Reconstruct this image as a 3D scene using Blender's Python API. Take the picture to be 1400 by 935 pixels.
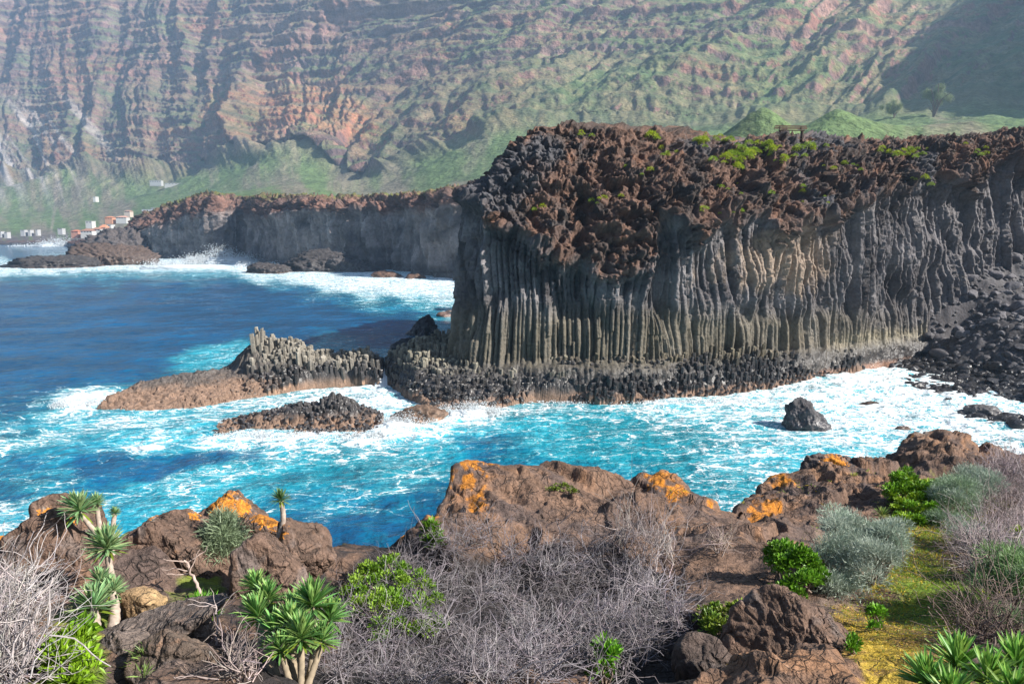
import bpy, math, random
import numpy as np
# ------------------------------------------------------------------ camera, world, sun
for _o in list(bpy.data.objects): bpy.data.objects.remove(_o)
SC = bpy.context.scene
COL = SC.collection
rng = np.random.default_rng(7)
random.seed(7)
H = 16.0; FPX = 1100.0; HOR = 315.0
PITCH = math.atan((467.5-HOR)/FPX)
cd = bpy.data.cameras.new('camera'); cam = bpy.data.objects.new('camera', cd); COL.objects.link(cam)
cam.location = (0, 0, H); cam.rotation_euler = (math.pi/2-PITCH, 0, 0)
cd.sensor_width = 36; cd.lens = 36*FPX/1400; cd.clip_start = .1; cd.clip_end = 20000
SC.camera = cam
SUN = np.array([0.80, -0.31, 0.60]); SUN /= np.linalg.norm(SUN)
w = bpy.data.worlds.new('World'); SC.world = w; w.use_nodes = True
nt = w.node_tree; bg = nt.nodes['Background']
sky = nt.nodes.new('ShaderNodeTexSky'); sky.sky_type = 'NISHITA'; sky.sun_disc = False
sky.sun_elevation = math.asin(SUN[2]); sky.sun_rotation = math.atan2(SUN[0], SUN[1])
sky.altitude = 50; sky.air_density = 1.0; sky.dust_density = .6; sky.ozone_density = 1.2
nt.links.new(sky.outputs[0], bg.inputs[0]); bg.inputs[1].default_value = 0.068
ld = bpy.data.lights.new('sun', 'SUN'); ld.energy = 5.0; ld.angle = math.radians(.5); ld.color = (1, .95, .87)
sun = bpy.data.objects.new('sun', ld); COL.objects.link(sun); sun.location = (60, -30, 80)
import mathutils
sun.rotation_euler = mathutils.Vector(SUN).to_track_quat('Z', 'Y').to_euler()
SC.view_settings.view_transform = 'Standard'; SC.view_settings.look = 'None'
SC.view_settings.exposure = 0.98; SC.view_settings.gamma = 1; SC.view_settings.use_curve_mapping = False
SC.render.engine = 'CYCLES'; SC.cycles.use_denoising = True
SC.cycles.max_bounces = 5; SC.cycles.diffuse_bounces = 3; SC.cycles.glossy_bounces = 2; SC.cycles.transmission_bounces = 2
SC.cycles.volume_bounces = 1; SC.cycles.transparent_max_bounces = 4
SC.cycles.caustics_reflective = False; SC.cycles.caustics_refractive = False

# ------------------------------------------------------------------ projection helpers (photo survey -> world)
cp, sp_ = math.cos(PITCH), math.sin(PITCH)
def ray(u, v):
    x = (np.asarray(u, float)-700)/FPX; y = -(np.asarray(v, float)-467.5)/FPX
    return x, cp+y*sp_, y*cp-sp_
def at(u, v, Y):
    x, yy, z = ray(u, v); k = Y/yy
    return np.array([x*k, Y+0*k, H+z*k])
def sea(u, v):
    x, yy, z = ray(u, v); k = -H/z
    return np.array([x*k, yy*k, 0*k])
def project(x, y, z):
    zz = np.asarray(z)-H
    d = y*cp - zz*sp_; up = y*sp_ + zz*cp
    d = np.where(np.abs(d) < 1e-6, 1e-6, d)
    return 700+FPX*x/d, 467.5-FPX*up/d

# ------------------------------------------------------------------ noise
_pr = np.random.default_rng(3)
PT = np.concatenate([_pr.permutation(256)]*3).astype(np.int32)
G3 = _pr.normal(size=(256, 3)); G3 = (G3/np.linalg.norm(G3, axis=1)[:, None]).astype(np.float32)
JT = _pr.random((4096, 4)).astype(np.float32)
def pn(x, y, z=0.0, seed=0):
    x, y, z = np.broadcast_arrays(np.asarray(x, np.float32), np.asarray(y, np.float32), np.float32(z) if np.isscalar(z) else np.asarray(z, np.float32))
    shp = x.shape; x = x.ravel()+seed*17.37; y = y.ravel()+seed*5.71; z = z.ravel()+seed*9.13
    xf = np.floor(x); yf = np.floor(y); zf = np.floor(z)
    xi = xf.astype(np.int32) & 255; yi = yf.astype(np.int32) & 255; zi = zf.astype(np.int32) & 255
    x = (x-xf).astype(np.float32); y = (y-yf).astype(np.float32); z = (z-zf).astype(np.float32)
    su = x*x*x*(x*(x*6-15)+10); sv = y*y*y*(y*(y*6-15)+10); sw = z*z*z*(z*(z*6-15)+10)
    out = 0
    for dx in (0, 1):
        a = PT[(xi+dx) & 255]; wx = su if dx else 1-su
        for dy in (0, 1):
            b = PT[(a+yi+dy) & 255]; wy = sv if dy else 1-sv
            for dz in (0, 1):
                g = G3[PT[(b+zi+dz) & 255]]; wz = sw if dz else 1-sw
                out = out+wx*wy*wz*(g[:, 0]*(x-dx)+g[:, 1]*(y-dy)+g[:, 2]*(z-dz))
    return (out*1.6).reshape(shp)
def fbm(x, y, z=0.0, oct=4, seed=0, gain=.5, lac=2.03, ridge=False):
    s = 0; a = 1.0; n = 0
    for i in range(oct):
        k = lac**i
        v = pn(x*k, y*k, z*k, seed+i*3)
        if ridge: v = 1-2*np.abs(v)
        s = s+a*v; n += a; a *= gain
    return s/n
def _h(xi, yi, zi, seed):
    n = (xi*73856093) ^ (yi*19349663) ^ (zi*83492791) ^ (seed*2654435)
    n = (n ^ (n >> 13))*1274126177
    return (n ^ (n >> 16)) & 4095
def worley(x, y, z, seed=0, jit=.9):
    """returns F1,F2,(dx,dy,dz to nearest), random rgb of cell"""
    x, y, z = np.broadcast_arrays(*[np.asarray(q, np.float32) for q in (x, y, z)])
    shp = x.shape; x = x.ravel(); y = y.ravel(); z = z.ravel()
    xi = np.floor(x).astype(np.int64); yi = np.floor(y).astype(np.int64); zi = np.floor(z).astype(np.int64)
    F1 = np.full(x.shape, 9., np.float32); F2 = F1.copy()
    D = np.zeros((3,)+x.shape, np.float32); ID = np.zeros(x.shape, np.int64)
    for a in (-1, 0, 1):
        for b in (-1, 0, 1):
            for c in (-1, 0, 1):
                h = _h(xi+a, yi+b, zi+c, seed); j = JT[h]
                dx = x-(xi+a+.5+(j[:, 0]-.5)*jit); dy = y-(yi+b+.5+(j[:, 1]-.5)*jit); dz = z-(zi+c+.5+(j[:, 2]-.5)*jit)
                d = np.sqrt(dx*dx+dy*dy+dz*dz)
                m = d < F1
                F2 = np.where(m, F1, np.minimum(F2, d)); F1 = np.where(m, d, F1)
                D[0][m] = dx[m]; D[1][m] = dy[m]; D[2][m] = dz[m]; ID[m] = h[m]
    R = JT[(ID*31+7) & 4095]
    return F1.reshape(shp), F2.reshape(shp), D.reshape((3,)+shp), R.reshape(shp+(4,))
def worley2(x, y, seed=0, jit=.9):
    x, y = np.broadcast_arrays(*[np.asarray(q, np.float32) for q in (x, y)])
    shp = x.shape; x = x.ravel(); y = y.ravel()
    xi = np.floor(x).astype(np.int64); yi = np.floor(y).astype(np.int64)
    F1 = np.full(x.shape, 9., np.float32); F2 = F1.copy(); D = np.zeros((2,)+x.shape, np.float32); ID = np.zeros(x.shape, np.int64)
    for a in (-1, 0, 1):
        for b in (-1, 0, 1):
            h = _h(xi+a, yi+b, xi*0, seed); j = JT[h]
            dx = x-(xi+a+.5+(j[:, 0]-.5)*jit); dy = y-(yi+b+.5+(j[:, 1]-.5)*jit)
            d = np.sqrt(dx*dx+dy*dy); m = d < F1
            F2 = np.where(m, F1, np.minimum(F2, d)); F1 = np.where(m, d, F1)
            D[0][m] = dx[m]; D[1][m] = dy[m]; ID[m] = h[m]
    R = JT[(ID*31+7) & 4095]
    return F1.reshape(shp), F2.reshape(shp), D.reshape((2,)+shp), R.reshape(shp+(4,))
def vor1(x, seed=0, jit=.8):
    """1-D cells along x: id hash, signed offset from the cell centre, distance to the nearest edge"""
    x = np.asarray(x, np.float32); xi = np.floor(x).astype(np.int64)
    F1 = np.full(x.shape, 9., np.float32); F2 = F1.copy(); D = np.zeros(x.shape, np.float32); ID = np.zeros(x.shape, np.int64)
    for a in (-1, 0, 1):
        h = _h(xi+a, xi*0+3, xi*0, seed); dx = x-(xi+a+.5+(JT[h][..., 0]-.5)*jit); d = np.abs(dx); m = d < F1
        F2 = np.where(m, F1, np.minimum(F2, d)); F1 = np.where(m, d, F1); D = np.where(m, dx, D); ID = np.where(m, h, ID)
    return ID, D, F2-F1
def ss(a, b, x):
    t = np.clip((x-a)/(b-a), 0, 1); return t*t*(3-2*t)
def lerp(a, b, t): return a+(b-a)*t
def cmix(a, b, t): return np.asarray(a)*(1-t[..., None])+np.asarray(b)*t[..., None]

# ------------------------------------------------------------------ mesh helpers
def raw_mesh(name, V, F, mat, col=None, smooth=True, attrs=None):
    """F: int array (n,3) or (n,4), or list of such arrays"""
    me = bpy.data.meshes.new(name)
    Fs = F if isinstance(F, list) else [F]
    Fs = [f for f in Fs if len(f)]
    nl = sum(f.size for f in Fs); nf = sum(len(f) for f in Fs)
    me.vertices.add(len(V)); me.vertices.foreach_set('co', np.ascontiguousarray(V, np.float32).ravel())
    me.loops.add(nl); me.polygons.add(nf)
    me.loops.foreach_set('vertex_index', np.concatenate([f.ravel() for f in Fs]).astype(np.int32))
    st = []; c = 0
    for f in Fs:
        st.append(c+np.arange(len(f))*f.shape[1]); c += f.size
    me.polygons.foreach_set('loop_start', np.concatenate(st).astype(np.int32))
    me.polygons.foreach_set('use_smooth', np.full(nf, smooth))
    me.update(calc_edges=True)
    if col is not None:
        a = me.color_attributes.new('Col', 'FLOAT_COLOR', 'POINT')
        c = np.ones((len(V), 4), np.float32); c[:, :col.shape[-1]] = col.reshape(-1, col.shape[-1])
        if col.shape[-1] == 3: c[:, 3] = 0
        a.data.foreach_set('color', c.ravel())
    if attrs:
        for k, v in attrs.items():
            a = me.attributes.new(k, 'FLOAT', 'POINT'); a.data.foreach_set('value', np.asarray(v, np.float32).ravel())
    me.materials.append(mat)
    return me
def link(name, me, parent=None):
    o = bpy.data.objects.new(name, me); COL.objects.link(o)
    if parent is not None: o.parent = parent
    return o
def tag(o, label=None, cat=None, group=None, kind=None):
    if label: o['label'] = label
    if cat: o['category'] = cat
    if group: o['group'] = group
    if kind: o['kind'] = kind
    return o
def empty(name, loc, rz=0):
    o = bpy.data.objects.new(name, None); COL.objects.link(o); o.location = loc; o.rotation_euler = (0, 0, rz); o.empty_display_size = .2
    return o
def grid_faces(n, m, flip=False):
    i = np.arange(n-1)[:, None]*m+np.arange(m-1)[None]
    f = np.stack([i, i+m, i+m+1, i+1], -1).reshape(-1, 4)
    return f[:, ::-1] if flip else f
def gnormal(P):
    a = np.gradient(P, axis=0); b = np.gradient(P, axis=1)
    n = np.cross(a, b); return n/(np.linalg.norm(n, axis=-1, keepdims=True)+1e-9)
def catmull(C, t):
    """C (K,...) ; t array in [0,K-1]"""
    K = len(C); i = np.clip(np.floor(t).astype(int), 0, K-2); f = (t-i).reshape((-1,)+(1,)*(C.ndim-1))
    p0 = C[np.maximum(i-1, 0)]; p1 = C[i]; p2 = C[i+1]; p3 = C[np.minimum(i+2, K-1)]
    return .5*((2*p1)+(-p0+p2)*f+(2*p0-5*p1+4*p2-p3)*f*f+(-p0+3*p1-3*p2+p3)*f**3)
def loft(C, ns, tcounts, lev=2, tension=1.0, dens=None):
    """C (K,L,3) control lattice -> (ns, sum(tcounts)+1, 3), arc length along level lev.  dens: sampling weight per control column"""
    C = np.asarray(C, float); K, L, _ = C.shape
    tt = np.linspace(0, K-1, 2000); path = catmull(C[:, lev], tt)
    seg = np.linalg.norm(np.diff(path, axis=0), axis=1)
    s = np.concatenate([[0], np.cumsum(seg)])
    wgt = seg if dens is None else seg*np.interp((tt[1:]+tt[:-1])/2, np.arange(K), dens)
    ws = np.concatenate([[0], np.cumsum(wgt)])
    ti = np.interp(np.linspace(0, ws[-1], ns), ws, tt); si = np.interp(ti, tt, s)
    A = catmull(C, ti)                       # ns,L,3
    rows = []
    for j in range(L-1):
        n = tcounts[j]
        f = np.linspace(0, 1, n, endpoint=False)[None, :, None]
        rows.append(A[:, j:j+1]*(1-f)+A[:, j+1:j+2]*f)
    rows.append(A[:, -1:])
    tpar = np.concatenate([j+np.linspace(0, 1, tcounts[j], endpoint=False) for j in range(L-1)]+[[L-1]])
    return np.concatenate(rows, 1), si, tpar, ti
def smooth_t(P, k):
    for _ in range(k):
        Q = P.copy(); Q[:, 1:-1] = (P[:, :-2]+2*P[:, 1:-1]+P[:, 2:])/4; P = Q
    return P
def tps(pts, vals, lam=0.0):
    pts = np.asarray(pts, float); n = len(pts)
    def U(r2): return .5*r2*np.log(r2+1e-12)
    d2 = ((pts[:, None]-pts[None])**2).sum(-1)
    A = np.zeros((n+3, n+3)); A[:n, :n] = U(d2)+lam*np.eye(n); A[:n, n] = 1; A[:n, n+1:] = pts; A[n, :n] = 1; A[n+1:, :n] = pts.T
    c = np.linalg.solve(A, np.concatenate([vals, [0, 0, 0]]))
    def f(x, y):
        out = c[n]+c[n+1]*x+c[n+2]*y
        for i in range(n):
            out = out+c[i]*U((x-pts[i, 0])**2+(y-pts[i, 1])**2)
        return out
    return f
def shepard(pts, vals, x, y, rad, base=None):
    """gaussian weighted interpolation"""
    num = np.zeros(x.shape+(vals.shape[1],), np.float32); den = np.zeros(x.shape, np.float32)+1e-6
    for p, v in zip(pts, vals):
        w_ = np.exp(-((x-p[0])**2+(y-p[1])**2)/(2*rad*rad)).astype(np.float32)
        num += w_[..., None]*v; den += w_
    return num/den[..., None]

# ------------------------------------------------------------------ materials
def newmat(name):
    m = bpy.data.materials.new(name); m.use_nodes = True
    n = m.node_tree.nodes; n.clear(); return m, n, m.node_tree.links
def N(n, t, **kw):
    x = n.new(t)
    for k, v in kw.items(): setattr(x, k, v)
    return x
def mathn(n, l, op, a, b=None, clamp=False):
    x = n.new('ShaderNodeMath'); x.operation = op; x.use_clamp = clamp
    for i, q in enumerate((a, b)):
        if q is None: continue
        if isinstance(q, (int, float)): x.inputs[i].default_value = q
        else: l.new(q, x.inputs[i])
    return x.outputs[0]
def mapr(n, l, v, a, b, c=0., d=1., smooth=True):
    x = n.new('ShaderNodeMapRange'); x.interpolation_type = 'SMOOTHSTEP' if smooth else 'LINEAR'
    l.new(v, x.inputs[0])
    for i, q in enumerate((a, b, c, d)):
        if isinstance(q, (int, float)): x.inputs[i+1].default_value = q
        else: l.new(q, x.inputs[i+1])
    return x.outputs[0]
def mixc(n, l, f, a, b, mode='MIX'):
    x = n.new('ShaderNodeMix'); x.data_type = 'RGBA'; x.blend_type = mode; x.clamp_result = False
    ia, ib = x.inputs[6], x.inputs[7]
    if isinstance(f, (int, float)): x.inputs[0].default_value = f
    else: l.new(f, x.inputs[0])
    for s, q in ((ia, a), (ib, b)):
        if isinstance(q, (tuple, list)): s.default_value = (*q[:3], 1)
        else: l.new(q, s)
    return x.outputs[2]
def noisen(n, l, co, scale, detail=4, rough=.55, typ=None, dist=0):
    x = n.new('ShaderNodeTexNoise'); x.inputs['Scale'].default_value = scale; x.inputs['Detail'].default_value = detail
    x.inputs['Roughness'].default_value = rough; x.inputs['Distortion'].default_value = dist
    if typ: x.noise_type = typ
    l.new(co, x.inputs['Vector']); return x.outputs[0]
def bumpn(n, l, h, dist, strength=1, nrm=None):
    b = n.new('ShaderNodeBump'); b.inputs['Distance'].default_value = dist; b.inputs['Strength'].default_value = strength
    l.new(h, b.inputs['Height'])
    if nrm is not None: l.new(nrm, b.inputs['Normal'])
    return b.outputs[0]
def rock_mat(name, fine=8., amp=.03, coarse=1.2, camp=.1, var=.35, wetrough=.22, vscale=None, pit=0.6, crack=None):
    """vertex colour (rgb = rock's own colour, a = wetness) times fine mottling, with bump"""
    m, n, l = newmat(name)
    tc = N(n, 'ShaderNodeTexCoord').outputs['Object']
    at_ = N(n, 'ShaderNodeAttribute', attribute_name='Col')
    n1 = noisen(n, l, tc, fine, 6, .65); n2 = noisen(n, l, tc, coarse, 5, .6)
    vo = N(n, 'ShaderNodeTexVoronoi'); vo.inputs['Scale'].default_value = vscale or fine*.8; l.new(tc, vo.inputs['Vector'])
    vv = mathn(n, l, 'MULTIPLY', vo.outputs['Distance'], pit)
    f1 = mapr(n, l, n1, .3, .7, 1-var, 1+var, False); f2 = mapr(n, l, n2, .3, .7, 1-var*.6, 1+var*.6, False)
    f = mathn(n, l, 'MULTIPLY', f1, f2)
    cb = N(n, 'ShaderNodeCombineColor'); [l.new(f, cb.inputs[i]) for i in range(3)]
    c = mixc(n, l, 1., at_.outputs['Color'], cb.outputs[0], 'MULTIPLY')
    b = N(n, 'ShaderNodeBsdfPrincipled')
    l.new(c, b.inputs['Base Color'])
    r = mapr(n, l, at_.outputs['Alpha'], 0., 1., .92, wetrough, False); l.new(r, b.inputs['Roughness'])
    b.inputs['Specular IOR Level'].default_value = .35
    hh = mathn(n, l, 'ADD', n1, vv)
    if crack:                                   # (cells per metre, colour strength): jagged hairline joints
        wq = N(n, 'ShaderNodeTexNoise'); wq.inputs['Scale'].default_value = crack[0]*1.1; wq.inputs['Detail'].default_value = 6; l.new(tc, wq.inputs['Vector'])
        wa = N(n, 'ShaderNodeVectorMath', operation='SCALE'); l.new(wq.outputs['Color'], wa.inputs[0]); wa.inputs['Scale'].default_value = .65/crack[0]
        wb = N(n, 'ShaderNodeVectorMath', operation='ADD'); l.new(tc, wb.inputs[0]); l.new(wa.outputs[0], wb.inputs[1])
        mpc = N(n, 'ShaderNodeMapping'); mpc.inputs['Scale'].default_value = (1, 1.2, .55); mpc.inputs['Rotation'].default_value = (.3, .4, 0); l.new(wb.outputs[0], mpc.inputs['Vector'])
        cr1 = N(n, 'ShaderNodeTexVoronoi', feature='DISTANCE_TO_EDGE'); cr1.inputs['Scale'].default_value = crack[0]; l.new(mpc.outputs[0], cr1.inputs['Vector'])
        cr2 = N(n, 'ShaderNodeTexVoronoi', feature='DISTANCE_TO_EDGE'); cr2.inputs['Scale'].default_value = crack[0]*3.1; l.new(mpc.outputs[0], cr2.inputs['Vector'])
        k1 = mapr(n, l, cr1.outputs['Distance'], 0., .035, 1., 0.); k2 = mathn(n, l, 'MULTIPLY', mapr(n, l, cr2.outputs['Distance'], 0., .06, 1., 0.), .6)
        kk = mathn(n, l, 'MULTIPLY', mathn(n, l, 'MAXIMUM', k1, k2), mapr(n, l, noisen(n, l, tc, crack[0]*.9, 4), .42, .58))
        pr = mapr(n, l, noisen(n, l, tc, fine*3.2, 3, .7), .30, .42, 1., 0.)        # pores
        hh = mathn(n, l, 'SUBTRACT', hh, mathn(n, l, 'MULTIPLY', kk, crack[1])); hh = mathn(n, l, 'SUBTRACT', hh, mathn(n, l, 'MULTIPLY', pr, .5))
        c = mixc(n, l, mathn(n, l, 'MULTIPLY', kk, .55), c, (.02, .016, .014)); l.new(c, b.inputs['Base Color'])
    nb = bumpn(n, l, n2, camp); nb = bumpn(n, l, hh, amp, 1, nb); l.new(nb, b.inputs['Normal'])
    o = N(n, 'ShaderNodeOutputMaterial'); l.new(b.outputs[0], o.inputs[0])
    return m
def leaf_mat(name, rough=.45, trans=.25, spec=.4, col=None, var=.2):
    m, n, l = newmat(name)
    tc = N(n, 'ShaderNodeTexCoord').outputs['Object']
    if col is None: c = N(n, 'ShaderNodeAttribute', attribute_name='Col').outputs['Color']
    else:
        rg = N(n, 'ShaderNodeRGB'); rg.outputs[0].default_value = (*col, 1); c = rg.outputs[0]
    nn = mapr(n, l, noisen(n, l, tc, 30., 3), .3, .7, 1-var, 1+var, False)
    cb = N(n, 'ShaderNodeCombineColor'); [l.new(nn, cb.inputs[i]) for i in range(3)]
    c = mixc(n, l, 1., c, cb.outputs[0], 'MULTIPLY')
    b = N(n, 'ShaderNodeBsdfPrincipled'); l.new(c, b.inputs['Base Color']); b.inputs['Roughness'].default_value = rough
    b.inputs['Specular IOR Level'].default_value = spec
    o = N(n, 'ShaderNodeOutputMaterial')
    if trans > 0:
        t = N(n, 'ShaderNodeBsdfTranslucent'); l.new(c, t.inputs[0])
        mx = N(n, 'ShaderNodeMixShader'); mx.inputs[0].default_value = trans; l.new(b.outputs[0], mx.inputs[1]); l.new(t.outputs[0], mx.inputs[2])
        l.new(mx.outputs[0], o.inputs[0])
    else: l.new(b.outputs[0], o.inputs[0])
    return m
M_mount = rock_mat('mountain_rock', .22, 2.2, .035, 9., .38, pit=.5)
M_far = rock_mat('far_cliff_basalt', .9, .35, .15, 1.2, .3)
M_cliff = rock_mat('near_cliff_basalt', 3.2, .12, .5, .35, .3)
M_prism = rock_mat('basalt_columns', 7., .03, 1., .05, .4, wetrough=.15)
M_fore = rock_mat('weathered_lava', 26., .016, 5., .06, .38, vscale=90., pit=.15, crack=(3.2, 1.6))
M_bould = rock_mat('shore_boulder_rock', 4., .05, .9, .1, .35, wetrough=.2)
M_leaf = leaf_mat('leaf')
M_twig = leaf_mat('twig_bark', .85, 0, .2, var=.3)
# ------------------------------------------------------------------ mountain wall and coastal plain
def A3(u, v, Y): return list(at(u, v, Y))
def AZ(u, Y, z):                     # point on azimuth u at depth Y and height z
    return [(u-700)/FPX*Y/cp*cp*1.0/1.0*1.0, Y, z]
def AU(u, Y, z):
    x, yy, zz = ray(u, HOR); return [float(x/yy*Y), Y, z]
mc = [
 [AU(-900,1100,-3), AU(-900,1700,60), AU(-900,2300,170), AU(-900,2800,560), AU(-900,3600,1000)],
 [AU(-300,980,-3), AU(-300,1600,60), A3(-300,235,2200), A3(-300,130,2650), A3(-300,-90,3400)],
 [AU(0,950,-3), AU(0,1500,42), A3(0,250,2050), A3(0,125,2500), A3(0,-90,3200)],
 [AU(120,930,-3), AU(120,1450,52), A3(120,252,1900), A3(120,125,2350), A3(120,-90,3050)],
 [AU(200,900,-3), AU(200,1350,60), A3(210,250,1800), A3(210,125,2250), A3(210,-90,2950)],
 [AU(300,520,30), AU(300,1250,70), A3(300,234,1650), A3(300,125,2100), A3(300,-90,2750)],
 [AU(400,480,30), AU(400,1100,75), A3(400,225,1500), A3(400,125,1950), A3(400,-90,2600)],
 [AU(500,380,28), AU(500,1000,58), A3(500,262,1300), A3(500,145,1750), A3(500,-90,2450)],
 [AU(600,330,26), AU(600,850,60), A3(600,232,1250), A3(600,125,1650), A3(600,-90,2350)],
 [AU(700,300,24), A3(700,232,800), A3(700,200,1180), A3(700,110,1550), A3(700,-90,2200)],
 [AU(850,220,22), A3(850,215,650), A3(850,188,1110), A3(850,100,1450), A3(850,-90,2100)],
 [AU(1000,190,22), A3(1000,203,520), A3(1000,178,1050), A3(1000,90,1350), A3(1000,-90,1950)],
 [AU(1200,190,22), A3(1200,196,450), A3(1200,163,990), A3(1200,75,1270), A3(1200,-90,1850)],
 [AU(1400,190,22), A3(1400,190,420), A3(1400,158,950), A3(1400,70,1200), A3(1400,-90,1800)],
 [AU(1650,200,22), A3(1650,190,400), A3(1650,150,900), A3(1650,20,1120), A3(1650,-150,1600)],
 [AU(1900,200,22), AU(1900,360,50), AU(1900,540,90), AU(1900,830,470), AU(1900,1250,760)],
 [AU(2200,200,22), AU(2200,330,50), AU(2200,440,90), AU(2200,680,440), AU(2200,1100,820)],
 [AU(2900,200,22), AU(2900,300,50), AU(2900,380,90), AU(2900,560,460), AU(2900,950,820)],
]
dens = [.3,.8,1,1,1,1,1,1.1,1.2,1.3,1.6,1.8,2,2,.8,.5,.3,.3]
P, si, tp, ti = loft(mc, 1250, [50, 90, 190, 220], lev=2, dens=dens)
P = smooth_t(P, 8)
X, Y, Z = P[..., 0], P[..., 1], P[..., 2]
Nn = gnormal(P); Nn *= np.sign(Nn[..., 2:3]+1e-9)
Nh = Nn.copy(); Nh[..., 2] *= .45; Nh /= np.linalg.norm(Nh, axis=-1, keepdims=True)
S = np.repeat(si[:, None], P.shape[1], 1)
T = np.repeat(tp[None], P.shape[0], 0); TI = np.repeat(ti[:, None], P.shape[1], 1)
cliffw = ss(1.55, 2.0, T+.25*fbm(S/180, Z*0+.3, seed=41))
# spurs and gullies run downslope, leaning toward the left further right
lean = .12+.95*ss(5.0, 8, TI)*(1-.6*ss(11, 13, TI))
q = Z-100
sx = S-lean*q+85*fbm(S/230, Z/230, seed=1, oct=4)+24*fbm(S/70, Z/90, seed=4, oct=4)
g1 = fbm(sx/330, Z/1500, .5, oct=3, seed=2, ridge=True)
g2 = fbm(sx/120, Z/900+S/900, 1.5, oct=3, seed=5, ridge=True)
g3 = fbm((sx+10*g2)/46, Z/260, 2.5, oct=4, seed=9, ridge=True)
g4 = fbm(S/16, Z/26, 3.5, oct=3, seed=14, ridge=True)
zz = Z+14*fbm(S/260, Z/200, oct=2, seed=20)+S*.03
st = fbm(zz/34, S/700, seed=22, oct=3, gain=.65)
stm = ss(-.15, .35, fbm(S/300, Z/260, seed=25, oct=3)+.25*ss(2.2, 3.5, T))
def terr(z, per, sh=.16):
    f = z/per; k = np.floor(f); r = f-k; return (ss(sh, 1-sh, r)-r)
led = terr(zz, 31.)*12+terr(zz+9, 12.)*4.5
g5 = fbm(S/60, Z/60, .7, oct=6, seed=44, gain=.6)
m3 = ss(-.25, .35, fbm(S/210, Z/150, 6.3, oct=3, seed=46)); cw2 = ss(1.6, 2.5, T)
disp = cliffw*(46*g1+25*g2*(.35+.65*cw2)+12*g3*(.25+.75*m3)*(.25+.75*cw2)+5*g4+9*g5+(led*1.35+12*st)*(.35+.65*stm))
disp += (1-cliffw)*ss(.05, .6, T)*(5*fbm(X/130, Y/130, seed=30, oct=5)+7*fbm(X/50, Y/90, seed=31, ridge=True, oct=4)*ss(1, 1.7, T))*1.0
P2 = P+Nh*disp[..., None]
# scree cones and green mounds at the foot of the wall
def cone(P2, cx, cy, r, h, p=1.15):
    d = np.hypot(P2[..., 0]-cx, (P2[..., 1]-cy))
    P2[..., 2] += h*np.clip(1-d/r, 0, 1)**p*(1-.1*fbm(P2[..., 0]/12, P2[..., 1]/12, seed=77))
for (u, v, Yc, r, h) in [(1040,150,380,38,24),(1142,150,430,40,19),(960,170,470,34,8),(1240,172,430,46,7),(1330,168,440,60,9),(520,255,1150,120,20),(640,235,1050,160,28),(70,250,1750,200,45),(150,262,1650,150,25),(400,236,1400,150,28),(300,240,1500,130,20)]:
    c = at(u, v, Yc); cone(P2, c[0], c[1], r, h)
Nn = gnormal(P2); Nn *= np.sign(Nn[..., 2:3]+1e-9)
nz = Nn[..., 2]
na = fbm(S/90, Z/60, 4.1, oct=5, seed=50); nb = fbm(S/22, Z/14, 5.1, oct=4, seed=53); nr = fbm(S/240, Z/170, 7.7, oct=4, seed=56)
right = ss(6, 11, TI)
rock = cmix((.19, .105, .085), (.105, .072, .075), ss(-.3, .4, na))
rock = cmix(rock, (.24, .105, .070), ss(.02, .38, nr+.35*nb)*.75)
pt = np.exp(-(((TI-6.3)/1.5)**2+((T-2.55)/.5)**2))
rock = cmix(rock, (.36, .14, .07), ss(.25, .8, pt+.7*fbm(S/60, Z/90, 9.9, oct=4, seed=59)-.1*(1-pt))*(pt > .05)*.6)
band = ss(.2, .6, np.sin(zz/10.5)*.5+.6*fbm(zz/20, S/300, seed=61, oct=3)+.2*nb)
rock = cmix(rock, (.30, .21, .18), band*(.35+.65*stm)*.42)
rock = cmix(rock, (.070, .052, .056), ss(.10, .5, -nb*.7+.45*np.sin(zz/6.+2*nb))*.6)
grn = cmix((.072, .112, .040), (.120, .125, .055), ss(-.3, .3, nb))
gm = ss(.50, .74, nz+.24*na+.20*nb+.20*right-.08)*(.45+.33*right+.3*ss(-.1, .3, na))
c_ = cmix(rock, grn, gm*np.where(T > 2, .9, 1)*cliffw)
apr = cmix((.085, .125, .045), (.145, .125, .085), ss(-.15, .35, na+.25*nb-.15*right+.15*ss(4.5, 2.5, TI)))
apr = cmix(apr, (.24, .19, .16), ss(.2, .6, fbm(S/30-Z/60, Z/300, 3, oct=4, seed=65))*ss(4.5, 1.5, TI)*.8)
c_ = cmix(c_, apr, (1-cliffw))
# pale scree fans at the far end
sc = ss(-.05, .35, fbm((S+Z*.9)/55, Z/420, 1.1, oct=4, seed=70))*ss(4.2, 2.5, TI)*ss(3.0, 2.4, T)*ss(1.0, 1.6, T)
c_ = cmix(c_, (.30, .265, .245), sc*.95)
lowl = ss(.50, .2, T)*ss(5, 4, TI)
c_ = cmix(c_, (.085, .07, .065), lowl*ss(-.3, .2, nb+.1))
c_ *= (1.45*(1+.30*nb))[..., None]
me = raw_mesh('mountain', P2.reshape(-1, 3), grid_faces(*P.shape[:2]), M_mount, np.clip(c_, .01, .9))
tag(link('mountain_terrain', me), kind='structure')
MT = (P2[..., 0], P2[..., 1], P2[..., 2])
def mountain_z(x, y):
    d = (MT[0]-x)**2+(MT[1]-y)**2; k = np.argmin(d); return float(MT[2].ravel()[k])

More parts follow.
